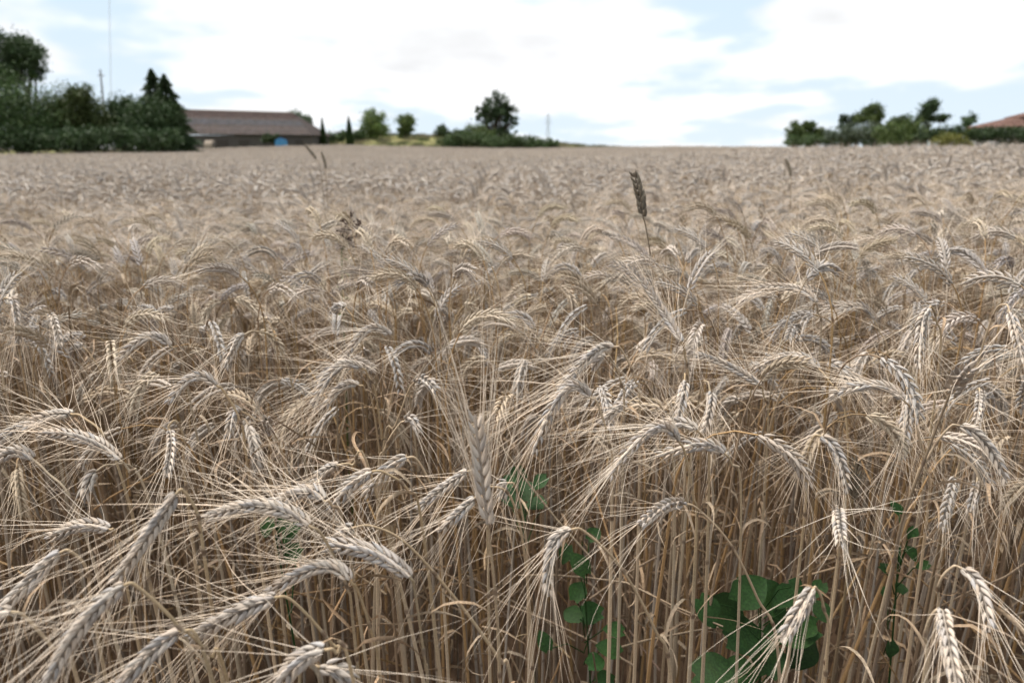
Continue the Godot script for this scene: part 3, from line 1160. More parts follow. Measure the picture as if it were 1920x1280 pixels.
func barn() -> void:
	var z := -92.0
	var mat := vertex_material(0.9, 0.2, Color.BLACK, 0.8, 0.7)
	var el := pixz(318, 250, z)
	var er := pixz(588, 253, z)
	var rl := pixz(330, 206, z - 4.5)
	var rr := pixz(548, 212, z - 4.5)
	var gl := ground(el.x, z)
	var gr := ground(er.x, z)
	var base := Vector3((el.x + er.x) * 0.5, minf(gl, gr), z)
	var root := thing("barn", "long low barn with a weathered brown tiled roof", "barn", base)
	# walls
	var wall := MB.new()
	var col := Color(0.13, 0.118, 0.11)
	var top := minf(el.y, er.y) - base.y - 0.02
	var mid := Vector3(0, top * 0.5 - 0.1, -4.5)
	wall.box(mid, Vector3((er.x - el.x) * 0.5 - 0.35, 0, 0), Vector3(0, top * 0.5 + 0.1, 0), Vector3(0, 0, 4.2), col)
	part("wall", wall.mesh(mat), root)
	for q in [[410, 18], [455, 12], [560, 10]]:
		var dx: float = pixz(q[0], 262, z).x - base.x
		box_part("door", root, Vector3(dx, 0.95, -0.27), Vector3(q[1] * 0.055, 0.95, 0.04), Color(0.10, 0.09, 0.08), mat)
	# roof: front slope in three bands, back slope, hipped end
	var o := -base
	var roof := MB.new()
	var brown := Color(0.140, 0.116, 0.108)
	var grey := Color(0.125, 0.12, 0.125)
	var red := Color(0.108, 0.080, 0.073)
	sloped_roof(roof, el + o, er + o, rl + o, rr + o, 22, [brown, brown, brown * 1.15, brown * 0.9, grey, grey, brown, red, red, red])
	var bl := el + Vector3(0, 0, -9)
	var br := er + Vector3(0, 0, -9)
	sloped_roof(roof, br + o, bl + o, rr + o, rl + o, 8, [brown])
	sloped_roof(roof, er + o, br + o, rr + o, rr + o + Vector3(0, 0, -0.05), 22, [brown])
	var rf_ := part("roof", roof.mesh(mat), root)
	var ridge := MB.new()
	var pts := PackedVector3Array([rl + o, rr + o])
	ridge.tube(pts, PackedFloat32Array([0.13, 0.13]), 8, PackedColorArray([Color(0.25, 0.2, 0.17), Color(0.25, 0.2, 0.17)]), true)
	part("ridge_tiles", ridge.mesh(mat), rf_)
	var fascia := MB.new()
	fascia.box((el + er) * 0.5 + o + Vector3(0, -0.06, 0.03), Vector3((er.x - el.x) * 0.5, (er.y - el.y) * 0.5, 0), Vector3(0, 0.05, 0), Vector3(0, 0, 0.02), Color(0.09, 0.075, 0.065))
	part("fascia", fascia.mesh(mat), root)
	# things standing before the barn
	var bp := pixz(526, 262, z + 2.2)
	var g := ground(bp.x, bp.z)
	var tank := thing("water_tank", "bright blue plastic tank standing in front of the barn", "tank", Vector3(bp.x, g, bp.z))
	var plastic := vertex_material(0.4, 0.5)
	var tm := MB.new()
	var hh := pixz(526, 260, z + 2.2).y - g
	var prof := [[0.0, 0.72], [0.06, 0.78], [0.3, 0.78], [0.33, 0.8], [0.36, 0.78], [0.64, 0.78], [0.67, 0.8], [0.7, 0.78], [0.9, 0.74], [1.0, 0.45]]
	var tp := PackedVector3Array(); var tr := PackedFloat32Array(); var tc := PackedColorArray()
	for q in prof:
		tp.append(Vector3(0, q[0] * hh, 0)); tr.append(q[1]); tc.append(Color(0.045, 0.21, 0.42))
	tm.tube(tp, tr, 20, tc, true)
	part("body", tm.mesh(plastic), tank)
	var lid := MB.new()
	lid.tube(PackedVector3Array([Vector3(0, hh, 0), Vector3(0, hh + 0.12, 0)]), PackedFloat32Array([0.24, 0.24]), 14, PackedColorArray([Color(0.03, 0.15, 0.32), Color(0.03, 0.15, 0.32)]), true)
	part("lid", lid.mesh(plastic), tank)
	var hp := pixz(393, 266, z + 2.0)
	var hg := ground(hp.x, hp.z)
	var bale := thing("straw_bale", "pale straw bale lying in front of the barn", "bale", Vector3(hp.x, hg, hp.z))
	var bm := MB.new()
	var bh := (pixz(393, 263, z + 2.0).y - hg) * 0.5
	bm.tube(PackedVector3Array([Vector3(-0.5, bh, 0), Vector3(-0.47, bh, 0), Vector3(0.47, bh, 0), Vector3(0.5, bh, 0)]), PackedFloat32Array([bh * 0.94, bh, bh, bh * 0.94]), 22, PackedColorArray([Color(0.36, 0.30, 0.24), Color(0.36, 0.30, 0.24), Color(0.34, 0.28, 0.22), Color(0.36, 0.30, 0.24)]), true)
	part("straw_roll", bm.mesh(mat), bale)
	tree("shrub", "dark green shrub growing against the barn wall by the tank", 507, -90, [[507, 259, 14, 8], [496, 262, 8, 6]], 1800, 0.13, Color(0.04, 0.06, 0.025), {"category": "shrub", "trunk": 0.05})

func house() -> void:
	var z := -92.0
	var mat := vertex_material(0.85, 0.25, Color.BLACK, 1.2, 0.7)
	var el := pixz(1822, 238, z) + Vector3(3.3, 0, 0)
	var er := el + Vector3(17.5, 0, 0)
	var rl := pixz(1888, 212, z - 3.6) + Vector3(3.2, 0, 0)
	var rr := rl + Vector3(9.0, 0, 0)
	var gy := ground(el.x + 8, z)
	var base := Vector3((el.x + er.x) * 0.5, gy, z)
	var root := thing("house", "house with terracotta tiled hipped roof behind clipped hedge", "house", base)
	var o := -base
	var wall := MB.new()
	var top := el.y - gy - 0.03
	wall.box(Vector3(0, top * 0.5 - 0.1, -3.6), Vector3((er.x - el.x) * 0.5 - 0.5, 0, 0), Vector3(0, top * 0.5 + 0.1, 0), Vector3(0, 0, 3.1), Color(0.42, 0.42, 0.43))
	part("wall", wall.mesh(mat), root)
	var tile := Color(0.25, 0.150, 0.122)
	var roof := MB.new()
	sloped_roof(roof, el + o, er + o, rl + o, rr + o, 16, [tile, tile * 0.9, tile, tile * 0.75, tile])
	var bl := el + Vector3(0, 0, -7.2)
	var br := er + Vector3(0, 0, -7.2)
	sloped_roof(roof, br + o, bl + o, rr + o, rl + o, 16, [tile])
	sloped_roof(roof, bl + o, el + o, rl + o + Vector3(0, 0, -0.05), rl + o, 16, [tile])
	sloped_roof(roof, er + o, br + o, rr + o, rr + o + Vector3(0, 0, -0.05), 16, [tile])
	var rp := part("roof", roof.mesh(mat), root)
	# upper storey set back, with its own roof
	var ul := pixz(1872, 219, z - 1.6) + Vector3(3.4, 0, 0)
	var ur := ul + Vector3(9.5, 0, 0)
	var url := pixz(1905, 204, z - 3.6) + Vector3(3.4, 0, 0)
	var urr := url + Vector3(4.5, 0, 0)
	var up := MB.new()
	up.box((ul + ur) * 0.5 + o + Vector3(0, -0.6, -2.0), Vector3(4.4, 0, 0), Vector3(0, 0.56, 0), Vector3(0, 0, 1.7), Color(0.33, 0.27, 0.24))
	part("upper_wall", up.mesh(mat), root)
	var ro := MB.new()
	sloped_roof(ro, ul + o, ur + o, url + o, urr + o, 10, [tile * 0.9, tile])
	sloped_roof(ro, ur + o + Vector3(0, 0, -4), ul + o + Vector3(0, 0, -4), urr + o, url + o, 10, [tile])
	sloped_roof(ro, ul + o + Vector3(0, 0, -4), ul + o, url + o + Vector3(0, 0, -0.05), url + o, 10, [tile])
	sloped_roof(ro, ur + o, ur + o + Vector3(0, 0, -4), urr + o, urr + o + Vector3(0, 0, -0.05), 10, [tile])
	part("upper_roof", ro.mesh(mat), root)
	var an := pixz(1930, 215, z - 3.0) + o
	var am := MB.new()
	am.tube(PackedVector3Array([an - Vector3(0, 0.3, 0), an + Vector3(0, 1.3, 0)]), PackedFloat32Array([0.03, 0.02]), 6, PackedColorArray([Color(0.4, 0.4, 0.42), Color(0.4, 0.4, 0.42)]))
	for k in 4:
		var y := 1.25 - k * 0.2
		am.tube(PackedVector3Array([an + Vector3(-0.3, y, 0), an + Vector3(0.3, y, 0)]), PackedFloat32Array([0.012, 0.012]), 5, PackedColorArray([Color(0.4, 0.4, 0.42), Color(0.4, 0.4, 0.42)]))
	part("aerial", am.mesh(mat), rp)
	for k in 3:
		var w := box_part("window", root, Vector3(-5.0 + k * 4.0, 1.5, -0.48), Vector3(0.55, 0.65, 0.03), Color(0.4, 0.38, 0.35), mat)
		box_part("pane", w, Vector3(-5.0 + k * 4.0, 1.5, -0.44), Vector3(0.47, 0.57, 0.012), Color(0.03, 0.035, 0.04), mat)

func beam(mb: MB, a: Vector3, b: Vector3, r: float, col: Color) -> void:
	mb.tube(PackedVector3Array([a, b]), PackedFloat32Array([r, r]), 4, PackedColorArray([col, col]))

func masts() -> void:
	var metal := vertex_material(0.5, 0.4)
	# slanting pole above the trees
	var t := pixz(187, 130, -64)
	var f := pixz(195, 250, -64)
	f = Vector3(f.x, ground(f.x, -64), -64)
	var root := thing("utility_pole", "slim slanting grey pole rising from the dark trees", "pole", f)
	var mb := MB.new()
	mb.tube(PackedVector3Array([Vector3(0, -0.2, 0), t - f]), PackedFloat32Array([0.13, 0.06]), 10, PackedColorArray([Color(0.2, 0.19, 0.18), Color(0.2, 0.19, 0.18)]), true)
	part("shaft", mb.mesh(metal), root)
	var cr := MB.new()
	beam(cr, t - f + Vector3(-0.3, -0.5, 0), t - f + Vector3(0.3, -0.5, 0), 0.04, Color(0.2, 0.19, 0.18))
	part("crossbar", cr.mesh(metal), root)
	# guyed radio mast far away
	var mz := -330.0
	var mf := pixz(208, 278, mz)
	mf.y = ground(mf.x, mz)
	var mast := thing("radio_mast", "very tall thin radio mast far behind the trees", "mast", mf)
	var mm := MB.new()
	var col := Color(0.45, 0.47, 0.5)
	var tilt := pixz(203, -70, mz) - mf
	for k in 3:
		var a := TAU * k / 3
		beam(mm, Vector3(cos(a) * 0.22, 0, sin(a) * 0.22), tilt + Vector3(cos(a) * 0.22, 0, sin(a) * 0.22), 0.03, col)
	part("legs", mm.mesh(metal), mast)
	var br := MB.new()
	for j in 70:
		for k in 3:
			var a := TAU * k / 3
			var b := TAU * (k + 1) / 3
			beam(br, tilt * (j / 70.0) + Vector3(cos(a) * 0.22, 0, sin(a) * 0.22), tilt * ((j + 1) / 70.0) + Vector3(cos(b) * 0.22, 0, sin(b) * 0.22), 0.015, col)
	part("bracing", br.mesh(metal), mast)
	# lattice pylon on the skyline
	var pz := -430.0
	var pf := pixz(1027, 278, pz)
	pf.y = ground(pf.x, pz)
	var top := pixz(1027, 209, pz).y - pf.y
	var py := thing("lattice_pylon", "steel lattice pylon on the skyline beyond the hedge", "pylon", pf)
	var legs := MB.new()
	var lace := MB.new()
	var steel := Color(0.36, 0.39, 0.42)
	var width := func(h: float) -> float: return lerpf(1.7, 0.35, minf(1.0, h / top * 1.25))
	for sx: float in [-1.0, 1.0]:
		for sz: float in [-1.0, 1.0]:
			beam(legs, Vector3(sx * 1.7, 0, sz * 1.7), Vector3(sx * 0.35, top * 0.8, sz * 0.35), 0.11, steel)
			beam(legs, Vector3(sx * 0.35, top * 0.8, sz * 0.35), Vector3(0, top, 0), 0.1, steel)
	for j in 10:
		var h0 := top * 0.8 * j / 10
		var h1 := top * 0.8 * (j + 1) / 10
		var w0: float = width.call(h0)
		var w1: float = width.call(h1)
		for s: float in [-1.0, 1.0]:
			beam(lace, Vector3(-w0, h0, s * w0), Vector3(w1, h1, s * w1), 0.06, steel)
			beam(lace, Vector3(w0, h0, s * w0), Vector3(-w1, h1, s * w1), 0.06, steel)
			beam(lace, Vector3(s * w0, h0, -w0), Vector3(s * w1, h1, w1), 0.06, steel)
	part("legs", legs.mesh(metal), py)
	part("bracing", lace.mesh(metal), py)
	for k in 3:
		var arm := MB.new()
		var y := top * (0.70 + k * 0.09)
		var aw := 2.6 - k * 0.4
		beam(arm, Vector3(-aw, y, 0), Vector3(aw, y, 0), 0.1, steel)
		beam(arm, Vector3(-aw, y, 0), Vector3(0, y + 0.9, 0), 0.06, steel)
		beam(arm, Vector3(aw, y, 0), Vector3(0, y + 0.9, 0), 0.06, steel)
		part("cross_arm", arm.mesh(metal), py)

func V(x: float, y: float) -> Vector2:
	return Vector2(x, y)

func heroes() -> void:
	var pale := {"group": "foremost wheat plants at the field edge"}
	var G := "straw wheat plant with drooping bearded ear in the foremost row of the field"
	# front left
	hero(V(232, 1097), V(148, 1178), V(82, 1292), .53, .52, [V(262, 1104), V(335, 1175), V(400, 1280)], "largest pale wheat ear hanging from a golden hooked stem")
	hero(V(515, 1120), V(440, 1150), V(355, 1197), .60, .62, [V(550, 1128), V(620, 1205), V(668, 1290)], "grey wheat ear slanting down from a thin neck, below the arching grey ear")
	hero(V(335, 1184), V(285, 1222), V(222, 1288), .56, .55, [V(352, 1186), V(395, 1230), V(430, 1290)], "pale wheat ear beside the largest ear, its neck hidden behind awns")
	hero(V(608, 1218), V(562, 1238), V(515, 1292), .54, .55, [V(630, 1224), V(665, 1290)], "short thick wheat ear low in front, paired with a smaller ear")
	hero(V(600, 1250), V(640, 1262), V(660, 1300), .56, .57, [V(585, 1252), V(560, 1300)], "small wheat ear tucked under the short thick one")
	hero(V(655, 1088), V(600, 1063), V(500, 1112), .64, .66, [V(672, 1110), V(700, 1200), V(715, 1290)], "grey wheat ear arching over with its stem dropping straight below", {})
	hero(V(768, 1082), V(700, 1036), V(612, 1022), .63, .66, [V(778, 1110), V(798, 1250), V(803, 1300)], "bluish grey wheat ear lying back on a bare straight stem", {"grey": 1.0, "stalk": Color(0.30, 0.26, 0.20)})
	hero(V(330, 926), V(280, 1000), V(212, 1092), .60, .60, [V(345, 922), V(372, 970), V(385, 1060)], "long wheat ear hanging steeply behind the largest ear")
	hero(V(578, 985), V(490, 948), V(385, 972), .64, .67, [V(605, 1005), V(650, 1100), V(665, 1200)], "long level wheat ear crossed by awns, above the arching grey ear")
	hero(V(606, 938), V(570, 922), V(500, 950), .70, .74, [V(622, 948), V(655, 1040)], "wheat ear lying just above the long level ear")
	hero(V(204, 992), V(152, 986), V(92, 1008), .72, .74, [V(214, 1000), V(235, 1090)], "slim braided wheat ear held nearly level on a thin neck")
	hero(V(112, 1036), V(65, 1080), V(5, 1142), .63, .62, [V(135, 1036), V(165, 1075), V(180, 1180)], "wheat ear sloping down below the slim braided ear")
	hero(V(20, 1147), V(-40, 1170), V(-80, 1250), .55, .55, [V(50, 1160), V(115, 1235), V(150, 1290)], "golden stem bowed over beside the largest ear")
	hero(V(762, 858), V(725, 882), V(680, 930), .80, .80, [V(785, 866), V(815, 930), V(825, 1010)], "upper of two crossing wheat ears beside the upright ear")
	hero(V(697, 884), V(660, 908), V(620, 950), .72, .72, [V(725, 888), V(765, 920), V(795, 1010)], "lower of two crossing wheat ears, on a long looped stem")
	hero(V(632, 872), V(612, 882), V(590, 905), .78, .80, [V(660, 872), V(700, 905)], "small wheat ear behind the two crossing ears")
	hero(V(876, 884), V(830, 916), V(782, 956), .78, .78, [V(896, 890), V(912, 960), V(915, 1060)], "wheat ear touching the upright ear, sloping down and away from it")
	hero(V(890, 934), V(862, 960), V(822, 998), .76, .76, [], "second wheat ear below the one that touches the upright ear")
	# the upright one
	hero(V(914, 982), V(902, 880), V(890, 778), .62, .63, [V(917, 1005), V(930, 1130), V(937, 1290)], "upright wheat ear with beard spreading upwards among drooping ears", {"spread": 0.40, "awn": 0.15, "roll": 0.15, "droop": 0.0, "size": 1.12, "full": 1.0, "thick": 1.25, "grey": 0.1})
	hero(V(1070, 993), V(1034, 1030), V(1028, 1118), .70, .69, [V(1098, 998), V(1165, 1065), V(1228, 1180), V(1258, 1280)], "wheat ear hanging plumb from a long bowed stem near green leaves", {"spread": 0.5})
	hero(V(950, 905), V(944, 912), V(942, 935), .84, .84, [V(968, 916), V(985, 1000), V(990, 1100)], "small curled wheat ear hooked close behind the upright ear's stem")
	hero(V(660, 990), V(645, 998), V(630, 1012), .68, .70, [V(700, 987), V(765, 1022), V(860, 1130), V(935, 1235), V(960, 1290)], "small ear end on a very long stem bent across to one side")
	hero(V(1282, 944), V(1245, 950), V(1200, 985), .80, .74, [V(1310, 955), V(1370, 1020), V(1420, 1120), V(1460, 1230)], "wheat ear sloping from a long looped stem above green leaves")
	hero(V(1572, 955), V(1574, 978), V(1578, 1016), .78, .71, [V(1572, 950), V(1570, 985), V(1566, 1100)], "wheat ear seen end on, its few stiff awns splayed like a star", {"spread": 0.95, "awn": 0.10, "thick": 1.4})
	hero(V(1524, 1106), V(1500, 1145), V(1466, 1205), .66, .64, [V(1532, 1104), V(1545, 1140), V(1550, 1250)], "dark necked wheat ear hanging in front of broad green leaves", {"spread": 0.55})
	hero(V(1768, 1146), V(1778, 1200), V(1795, 1295), .62, .56, [V(1752, 1148), V(1735, 1190), V(1730, 1290)], "stout wheat ear hanging low, under the curved hanging one")
	hero(V(1805, 1066), V(1840, 1105), V(1856, 1185), .68, .65, [V(1785, 1064), V(1760, 1100), V(1750, 1200)], "curved hanging wheat ear above the stout low one")
	hero(V(1800, 798), V(1848, 830), V(1888, 905), .78, .77, [V(1780, 802), V(1745, 850), V(1700, 960)], "grey wheat ear curving off a stem that shares the tall one's foot")
	hero(V(1540, 818), V(1570, 850), V(1590, 925), .88, .86, [V(1525, 822), V(1512, 870), V(1508, 980)], "wheat ear curving down beside the small blackish ear")
	hero(V(1600, 935), V(1604, 900), V(1606, 858), .86, .87, [V(1598, 960), V(1592, 1060)], "small blackish upright ear low among the straw stems", {"dark": true, "awn": 0.03, "size": 0.75, "leaves": 0})
	hero(V(1695, 750), V(1640, 722), V(1555, 742), .90, .94, [V(1712, 775), V(1735, 870), V(1740, 960)], "level arched wheat ear beside the club shaped ear")
	hero(V(1702, 742), V(1700, 790), V(1690, 860), .98, .95, [], "wheat ear hanging below the level arched one beside the club")
	hero(V(1785, 735), V(1798, 712), V(1818, 688), .74, .69, [V(1775, 755), V(1735, 860), V(1690, 985), V(1660, 1150)], "club shaped wheat ear held up on a dark bare stem, awns spread wide", {"spread": 1.0, "awn": 0.12, "droop": 0.0, "size": 1.1, "thick": 1.4, "stalk": Color(0.20, 0.15, 0.11)})
	hero(V(1272, 826), V(1222, 806), V(1138, 898), .78, .77, [V(1285, 850), V(1300, 930), V(1305, 1020)], "broad grey wheat ear bowed in a half arch above green weeds", {})
	hero(V(1306, 806), V(1270, 792), V(1215, 806), .84, .87, [V(1318, 825), V(1330, 900)], "wheat ear lying behind the broad half arched ear")
	hero(V(1358, 849), V(1310, 834), V(1235, 856), .82, .84, [V(1372, 870), V(1390, 950)], "tan wheat ear lying level below the broad half arched ear")
	hero(V(1150, 650), V(1108, 666), V(1050, 730), .88, .88, [V(1165, 655), V(1190, 710), V(1200, 800)], "wheat ear sloping down behind the plump arched ear")
	hero(V(1135, 668), V(1125, 672), V(1110, 690), .9, .9, [V(1146, 672), V(1165, 720), V(1170, 800)], "small wheat ear under the neck of the sloping one")
	hero(V(1105, 743), V(1058, 734), V(998, 852), .80, .80, [V(1120, 755), V(1142, 830), V(1148, 930)], "plump wheat ear arched beside the upright one, its beard hanging", {})
	hero(V(1178, 754), V(1155, 768), V(1125, 795), .95, .95, [], "short wheat ear between the plump arched ear and the broad one")
	hero(V(1284, 716), V(1280, 745), V(1268, 795), 1.0, .96, [], "one of two small wheat ears hanging side by side above the broad arched ear", {"group": "two small hanging ears"})
	hero(V(1332, 735), V(1332, 765), V(1318, 812), 1.0, .97, [], "one of two small wheat ears hanging side by side above the broad arched ear", {"group": "two small hanging ears"})
	hero(V(1535, 690), V(1485, 667), V(1415, 692), 1.05, 1.1, [], G, pale)
	hero(V(1425, 722), V(1365, 685), V(1295, 662), 1.05, 1.1, [V(1432, 740), V(1440, 820)], G, pale)
	hero(V(1552, 680), V(1578, 692), V(1600, 735), 1.08, 1.05, [], G, pale)
	hero(V(1530, 566), V(1490, 540), V(1415, 540), 1.12, 1.18, [V(1534, 585), V(1538, 660)], "wheat ear bent level with an unusually wide pale beard", {"awn": 0.15, "spread": 0.8})
	hero(V(1640, 600), V(1605, 574), V(1545, 602), 1.3, 1.3, [], G, pale)
	hero(V(1742, 580), V(1728, 620), V(1724, 690), 1.0, .98, [V(1748, 576), V(1756, 600), V(1760, 700)], G, pale)
	hero(V(1278, 640), V(1248, 590), V(1200, 518), 1.05, 1.1, [V(1284, 665), V(1290, 760)], "dusky wheat ear leaning back on an unbent stem", {"spread": 0.4})
	hero(V(1895, 588), V(1905, 620), V(1918, 680), 1.0, .97, [], G, pale)
	hero(V(1838, 735), V(1838, 755), V(1832, 795), 1.0, .95, [], G, pale)
	hero(V(1832, 905), V(1828, 925), V(1820, 960), .95, .92, [], G, pale)
	hero(V(732, 628), V(690, 618), V(648, 672), 1.1, 1.1, [V(740, 645), V(765, 720)], G, pale)
	hero(V(678, 690), V(632, 690), V(588, 758), 1.0, 1.0, [V(690, 705), V(712, 790)], G, pale)
	hero(V(672, 722), V(640, 726), V(605, 768), 1.02, 1.02, [V(684, 730), V(705, 800)], G, pale)
	hero(V(778, 716), V(796, 712), V(818, 732), .98, .93, [V(766, 732), V(740, 800), V(718, 850)], "pale wheat ear on a crooked stem beside the upright ear's beard", {})
	hero(V(760, 788), V(772, 786), V(786, 812), .92, .90, [V(748, 796), V(722, 840), V(708, 920)], G, pale)
	hero(V(405, 722), V(362, 708), V(315, 758), .85, .85, [V(418, 732), V(450, 790), V(465, 880)], G, pale)
	hero(V(318, 648), V(276, 632), V(218, 678), .98, .98, [V(330, 660), V(352, 730)], G, pale)
	hero(V(456, 628), V(440, 645), V(420, 690), 1.0, .98, [], G, pale)
	hero(V(224, 862), V(160, 822), V(72, 812), .78, .82, [V(240, 880), V(285, 960)], "brownish wheat ear stretched flat on a dark curved neck", {"awn": 0.13})
	hero(V(132, 776), V(95, 780), V(38, 805), .82, .84, [], G, pale)
	hero(V(318, 808), V(320, 840), V(312, 895), .84, .79, [V(316, 798), V(330, 790), V(345, 830), V(350, 930)], G, pale)
	hero(V(92, 592), V(102, 606), V(112, 650), 1.08, 1.05, [], G, pale)
	hero(V(18, 560), V(28, 580), V(34, 645), 1.08, 1.06, [], G, pale)
	hero(V(502, 812), V(500, 798), V(498, 785), .95, .88, [V(505, 835), V(508, 920)], "tuft like wheat ear pointing outwards, short awns in a rosette", {"spread": 1.0, "awn": 0.07})
	hero(V(450, 770), V(436, 778), V(428, 825), .92, .90, [], G, pale)
	hero(V(178, 884), V(165, 900), V(155, 936), .82, .80, [], G, pale)
	hero(V(60, 860), V(20, 848), V(-30, 880), .80, .80, [], G, pale)
	# taller ones farther back
	hero(V(1206, 406), V(1200, 365), V(1189, 324), 1.35, 1.37, [V(1212, 430), V(1225, 520), V(1230, 620)], "blackened upright beardless ear standing above the crop", {"dark": true, "awn": 0.0, "size": 1.35, "leaves": 0})
	hero(V(610, 315), V(608, 302), V(602, 285), 3.3, 3.35, [], "dark thin ear poking above the crop towards the cypresses", {"dark": true, "awn": 0.05, "leaves": 0})
	hero(V(592, 298), V(584, 286), V(573, 274), 3.4, 3.45, [], "dark thin ear leaning above the crop near the barn's end", {"dark": true, "awn": 0.05, "leaves": 0})
	hero(V(1483, 330), V(1480, 315), V(1473, 298), 3.0, 3.05, [], "dark thin ear poking above the crop below open sky", {"dark": true, "awn": 0.05, "leaves": 0})
	hero(V(185, 488), V(155, 474), V(120, 476), 2.2, 2.25, [], "dark brown wheat ear lying level over the pale crop", {"dark": true, "awn": 0.06, "size": 1.3, "leaves": 0})

# ---------------------------------------------------------------- green weeds in the crop
func heart_leaf(length: float, width: float, col: Color) -> MB:
	var mb := MB.new()
	var rows := 11
	for k in rows:
		var t := float(k) / (rows - 1)
		var w := width * 0.5 * pow(sin(PI * clampf(0.10 + 0.90 * pow(t, 0.8), 0, 1)), 0.75)
		if k == rows - 1:
			w = 0.0005
		for s: float in [-1.0, -0.5, 0.0, 0.5, 1.0]:
			var y: float = absf(s) * w * 0.45 - t * t * length * 0.3 + sin(t * 11.0 + s * 4.0) * length * 0.025 * absf(s)
			mb.v.append(Vector3(t * length - (absf(s) * length * 0.14 if k == 0 else 0.0), y, s * w))
			mb.n.append(Vector3(0.2 * t, 1, -s * 0.3).normalized())
			mb.c.append(tint(col, 0.06))
	for k in rows - 1:
		for s in 4:
			var a := k * 5 + s
			mb.ix.append_array(PackedInt32Array([a, a + 5, a + 6, a, a + 6, a + 1]))
	return mb

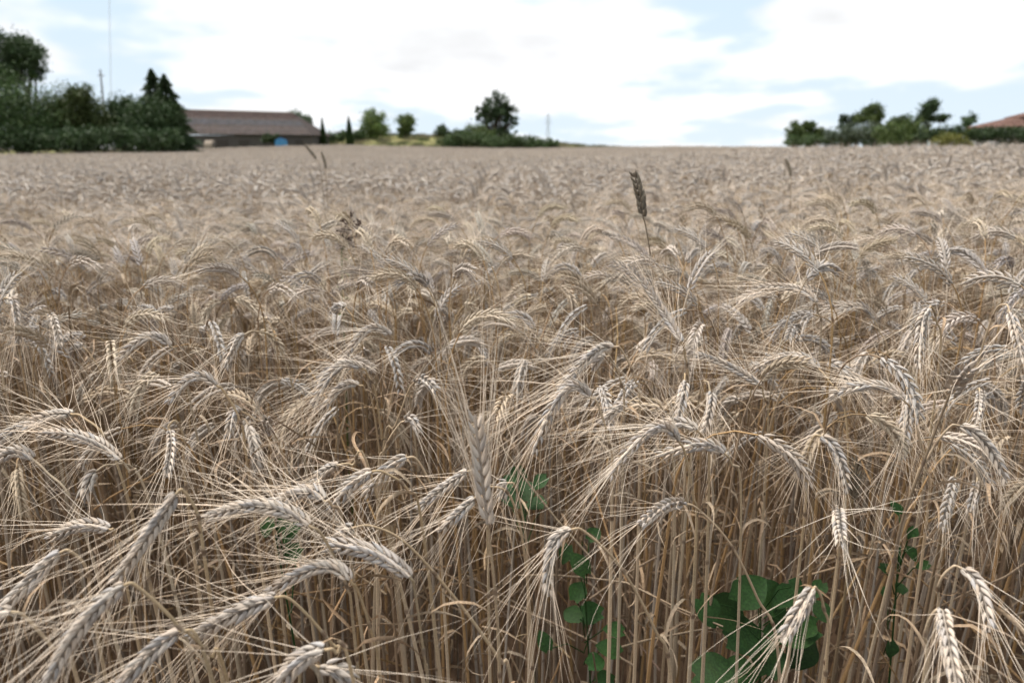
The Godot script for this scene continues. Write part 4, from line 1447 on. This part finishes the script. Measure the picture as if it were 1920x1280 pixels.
func weeds() -> void:
	var mat := vertex_material(0.65, 0.28, Color(0.3, 0.4, 0.15), 25.0, 0.6)
	# [label, depth, foot pixel x, leaves: [px, py, length in m]]
	var plants := [
		["weed with broad round green leaves below the end on ear", 1.06, 1440, [[1370, 1150, .075], [1410, 1105, .06], [1452, 1130, .075], [1480, 1180, .08], [1400, 1190, .065], [1350, 1260, .075], [1440, 1225, .07], [1500, 1230, .06], [1395, 1260, .06], [1505, 1110, .05], [1535, 1105, .03], [1330, 1150, .05], [1470, 1120, .05], [1545, 1150, .035], [1520, 1175, .035]]],
		["green leafy weed behind the plumb hanging ear", 1.14, 1100, [[1085, 1055, .05], [1100, 1150, .065], [1070, 1150, .05], [1140, 1215, .05], [1150, 1180, .04], [1115, 1000, .035], [1120, 1240, .045], [1060, 1040, .04], [1130, 1275, .05], [1020, 1200, .04], [1085, 1105, .05]]],
		["pale green weed beside the upright ear's stem", 1.2, 985, [[985, 915, .06], [960, 935, .05], [1000, 945, .05], [975, 890, .045], [1010, 905, .04], [950, 905, .04]]],
		["green weed half hidden behind the awns of arching ears", 0.95, 540, [[540, 1000, .045], [525, 985, .04], [545, 1040, .04], [500, 990, .03]]],
		["slender weed with small bright leaves up a dark stalk", 1.12, 1680, [[1680, 950, .03], [1712, 1040, .03], [1665, 1070, .03], [1710, 1000, .025], [1660, 1110, .025], [1690, 1100, .03], [1672, 1220, .035], [1730, 1060, .025]]],
	]
	for w in plants:
		var d: float = w[1]
		var f3 := pix(w[2], 1100, d)
		var foot := Vector3(f3.x, ground(f3.x, f3.z), f3.z)
		var root := thing("weed_plant", w[0], "weed", foot)
		var green := Color(0.027, 0.068, 0.017)
		if w[0].begins_with("yellow"):
			green = Color(0.11, 0.14, 0.02)
		elif w[0].begins_with("pale"):
			green = Color(0.05, 0.10, 0.035)
		var stalk := MB.new()
		var hi := 0.0
		for q in w[3]:
			hi = maxf(hi, pix(q[0], q[1], d).y - foot.y)
		stalk.tube(PackedVector3Array([Vector3(0, -0.01, 0), Vector3(0.02, hi * 0.5, 0.01), Vector3(-0.01, hi, 0)]), PackedFloat32Array([0.0025, 0.002, 0.001]), 6, PackedColorArray([green * 0.9, green, green]))
		part("stem", stalk.mesh(mat), root)
		for q in w[3]:
			var c := pix(q[0], q[1], d + rf(-0.05, 0.05)) - foot
			var length: float = q[2] * (0.95 if w[2] == 1440 else 0.78)
			var lm := heart_leaf(length, length * rf(0.75, 0.95), tint(green, 0.3))
			var b := Basis(Vector3.UP, rf(0, TAU)) * Basis(Vector3(0, 0, 1), rf(-0.6, 0.35))
			b = Basis(Vector3(1, 0, 0), rf(0.25, 0.9)) * b
			var o := part("leaf", lm.mesh(mat), root)
			o.transform = Transform3D(b, c - b.x * length * 0.5)
			# its stalk, back to the stem
			var st := MB.new()
			var from := Vector3(0, clampf(c.y - 0.06, 0.01, hi), 0)
			var to := c - b.x * length * 0.5
			var lp := PackedVector3Array([from, from.lerp(to, 0.5) + Vector3(0, 0.015, 0), to])
			st.tube(lp, PackedFloat32Array([0.0011, 0.0009, 0.0008]), 5, PackedColorArray([green, green, green]))
			part("leaf_stalk", st.mesh(mat), root)
	# dead flower cluster above the crop
	var d2 := 1.75
	var neck := pix(640, 470, d2)
	var ft := Vector3(neck.x - 0.02, ground(neck.x, neck.z), neck.z)
	var root2 := thing("dead_flower", "branched dark brown dead flower head on green stalk above crop", "flower", ft)
	var sm := MB.new()
	var gcol := Color(0.13, 0.19, 0.05)
	sm.tube(PackedVector3Array([Vector3(0, -0.01, 0), Vector3(0.0, 0.6, 0), neck - ft]), PackedFloat32Array([0.003, 0.0025, 0.002]), 6, PackedColorArray([gcol, gcol, gcol]))
	part("stem", sm.mesh(mat), root2)
	for q in [[628, 440], [640, 415], [650, 408], [655, 430], [668, 425], [672, 432], [660, 418], [645, 445], [632, 450], [665, 440], [652, 448], [638, 432], [648, 422], [658, 406], [636, 455], [672, 418]]:
		var p := pix(q[0], q[1], d2 + rf(-0.03, 0.03)) - ft
		var tw := MB.new()
		tw.tube(PackedVector3Array([neck - ft, (neck - ft).lerp(p, 0.5) + Vector3(rf(-.005, .005), -0.004, 0), p]), PackedFloat32Array([0.0011, 0.0009, 0.0008]), 5, PackedColorArray([gcol * 0.8, Color(0.12, 0.09, 0.05), Color(0.10, 0.07, 0.05)]))
		var br := part("branch", tw.mesh(mat), root2)
		var hd := MB.new()
		for k in 9:
			var dd := Vector3(rng.randfn(), rng.randfn() + 0.8, rng.randfn()).normalized()
			var ww := dd.cross(Vector3(0.3, 0.2, 0.9)).normalized()
			hd.grain(p - dd * 0.002, dd * rf(0.012, 0.019), ww * 0.006, ww.cross(dd) * 0.006, 4, 5, tint(Color(0.07, 0.045, 0.035), 0.3), Color(0.14, 0.09, 0.07))
		part("seed_head", hd.mesh(straw), br)
	for k in 5:
		var lm := heart_leaf(0.03, 0.008, Color(0.12, 0.2, 0.05))
		var o := part("leaf", lm.mesh(mat), root2)
		o.transform = Transform3D(Basis(Vector3.UP, rf(0, TAU)), (neck - ft) - Vector3(0, 0.02 + k * 0.035, 0))
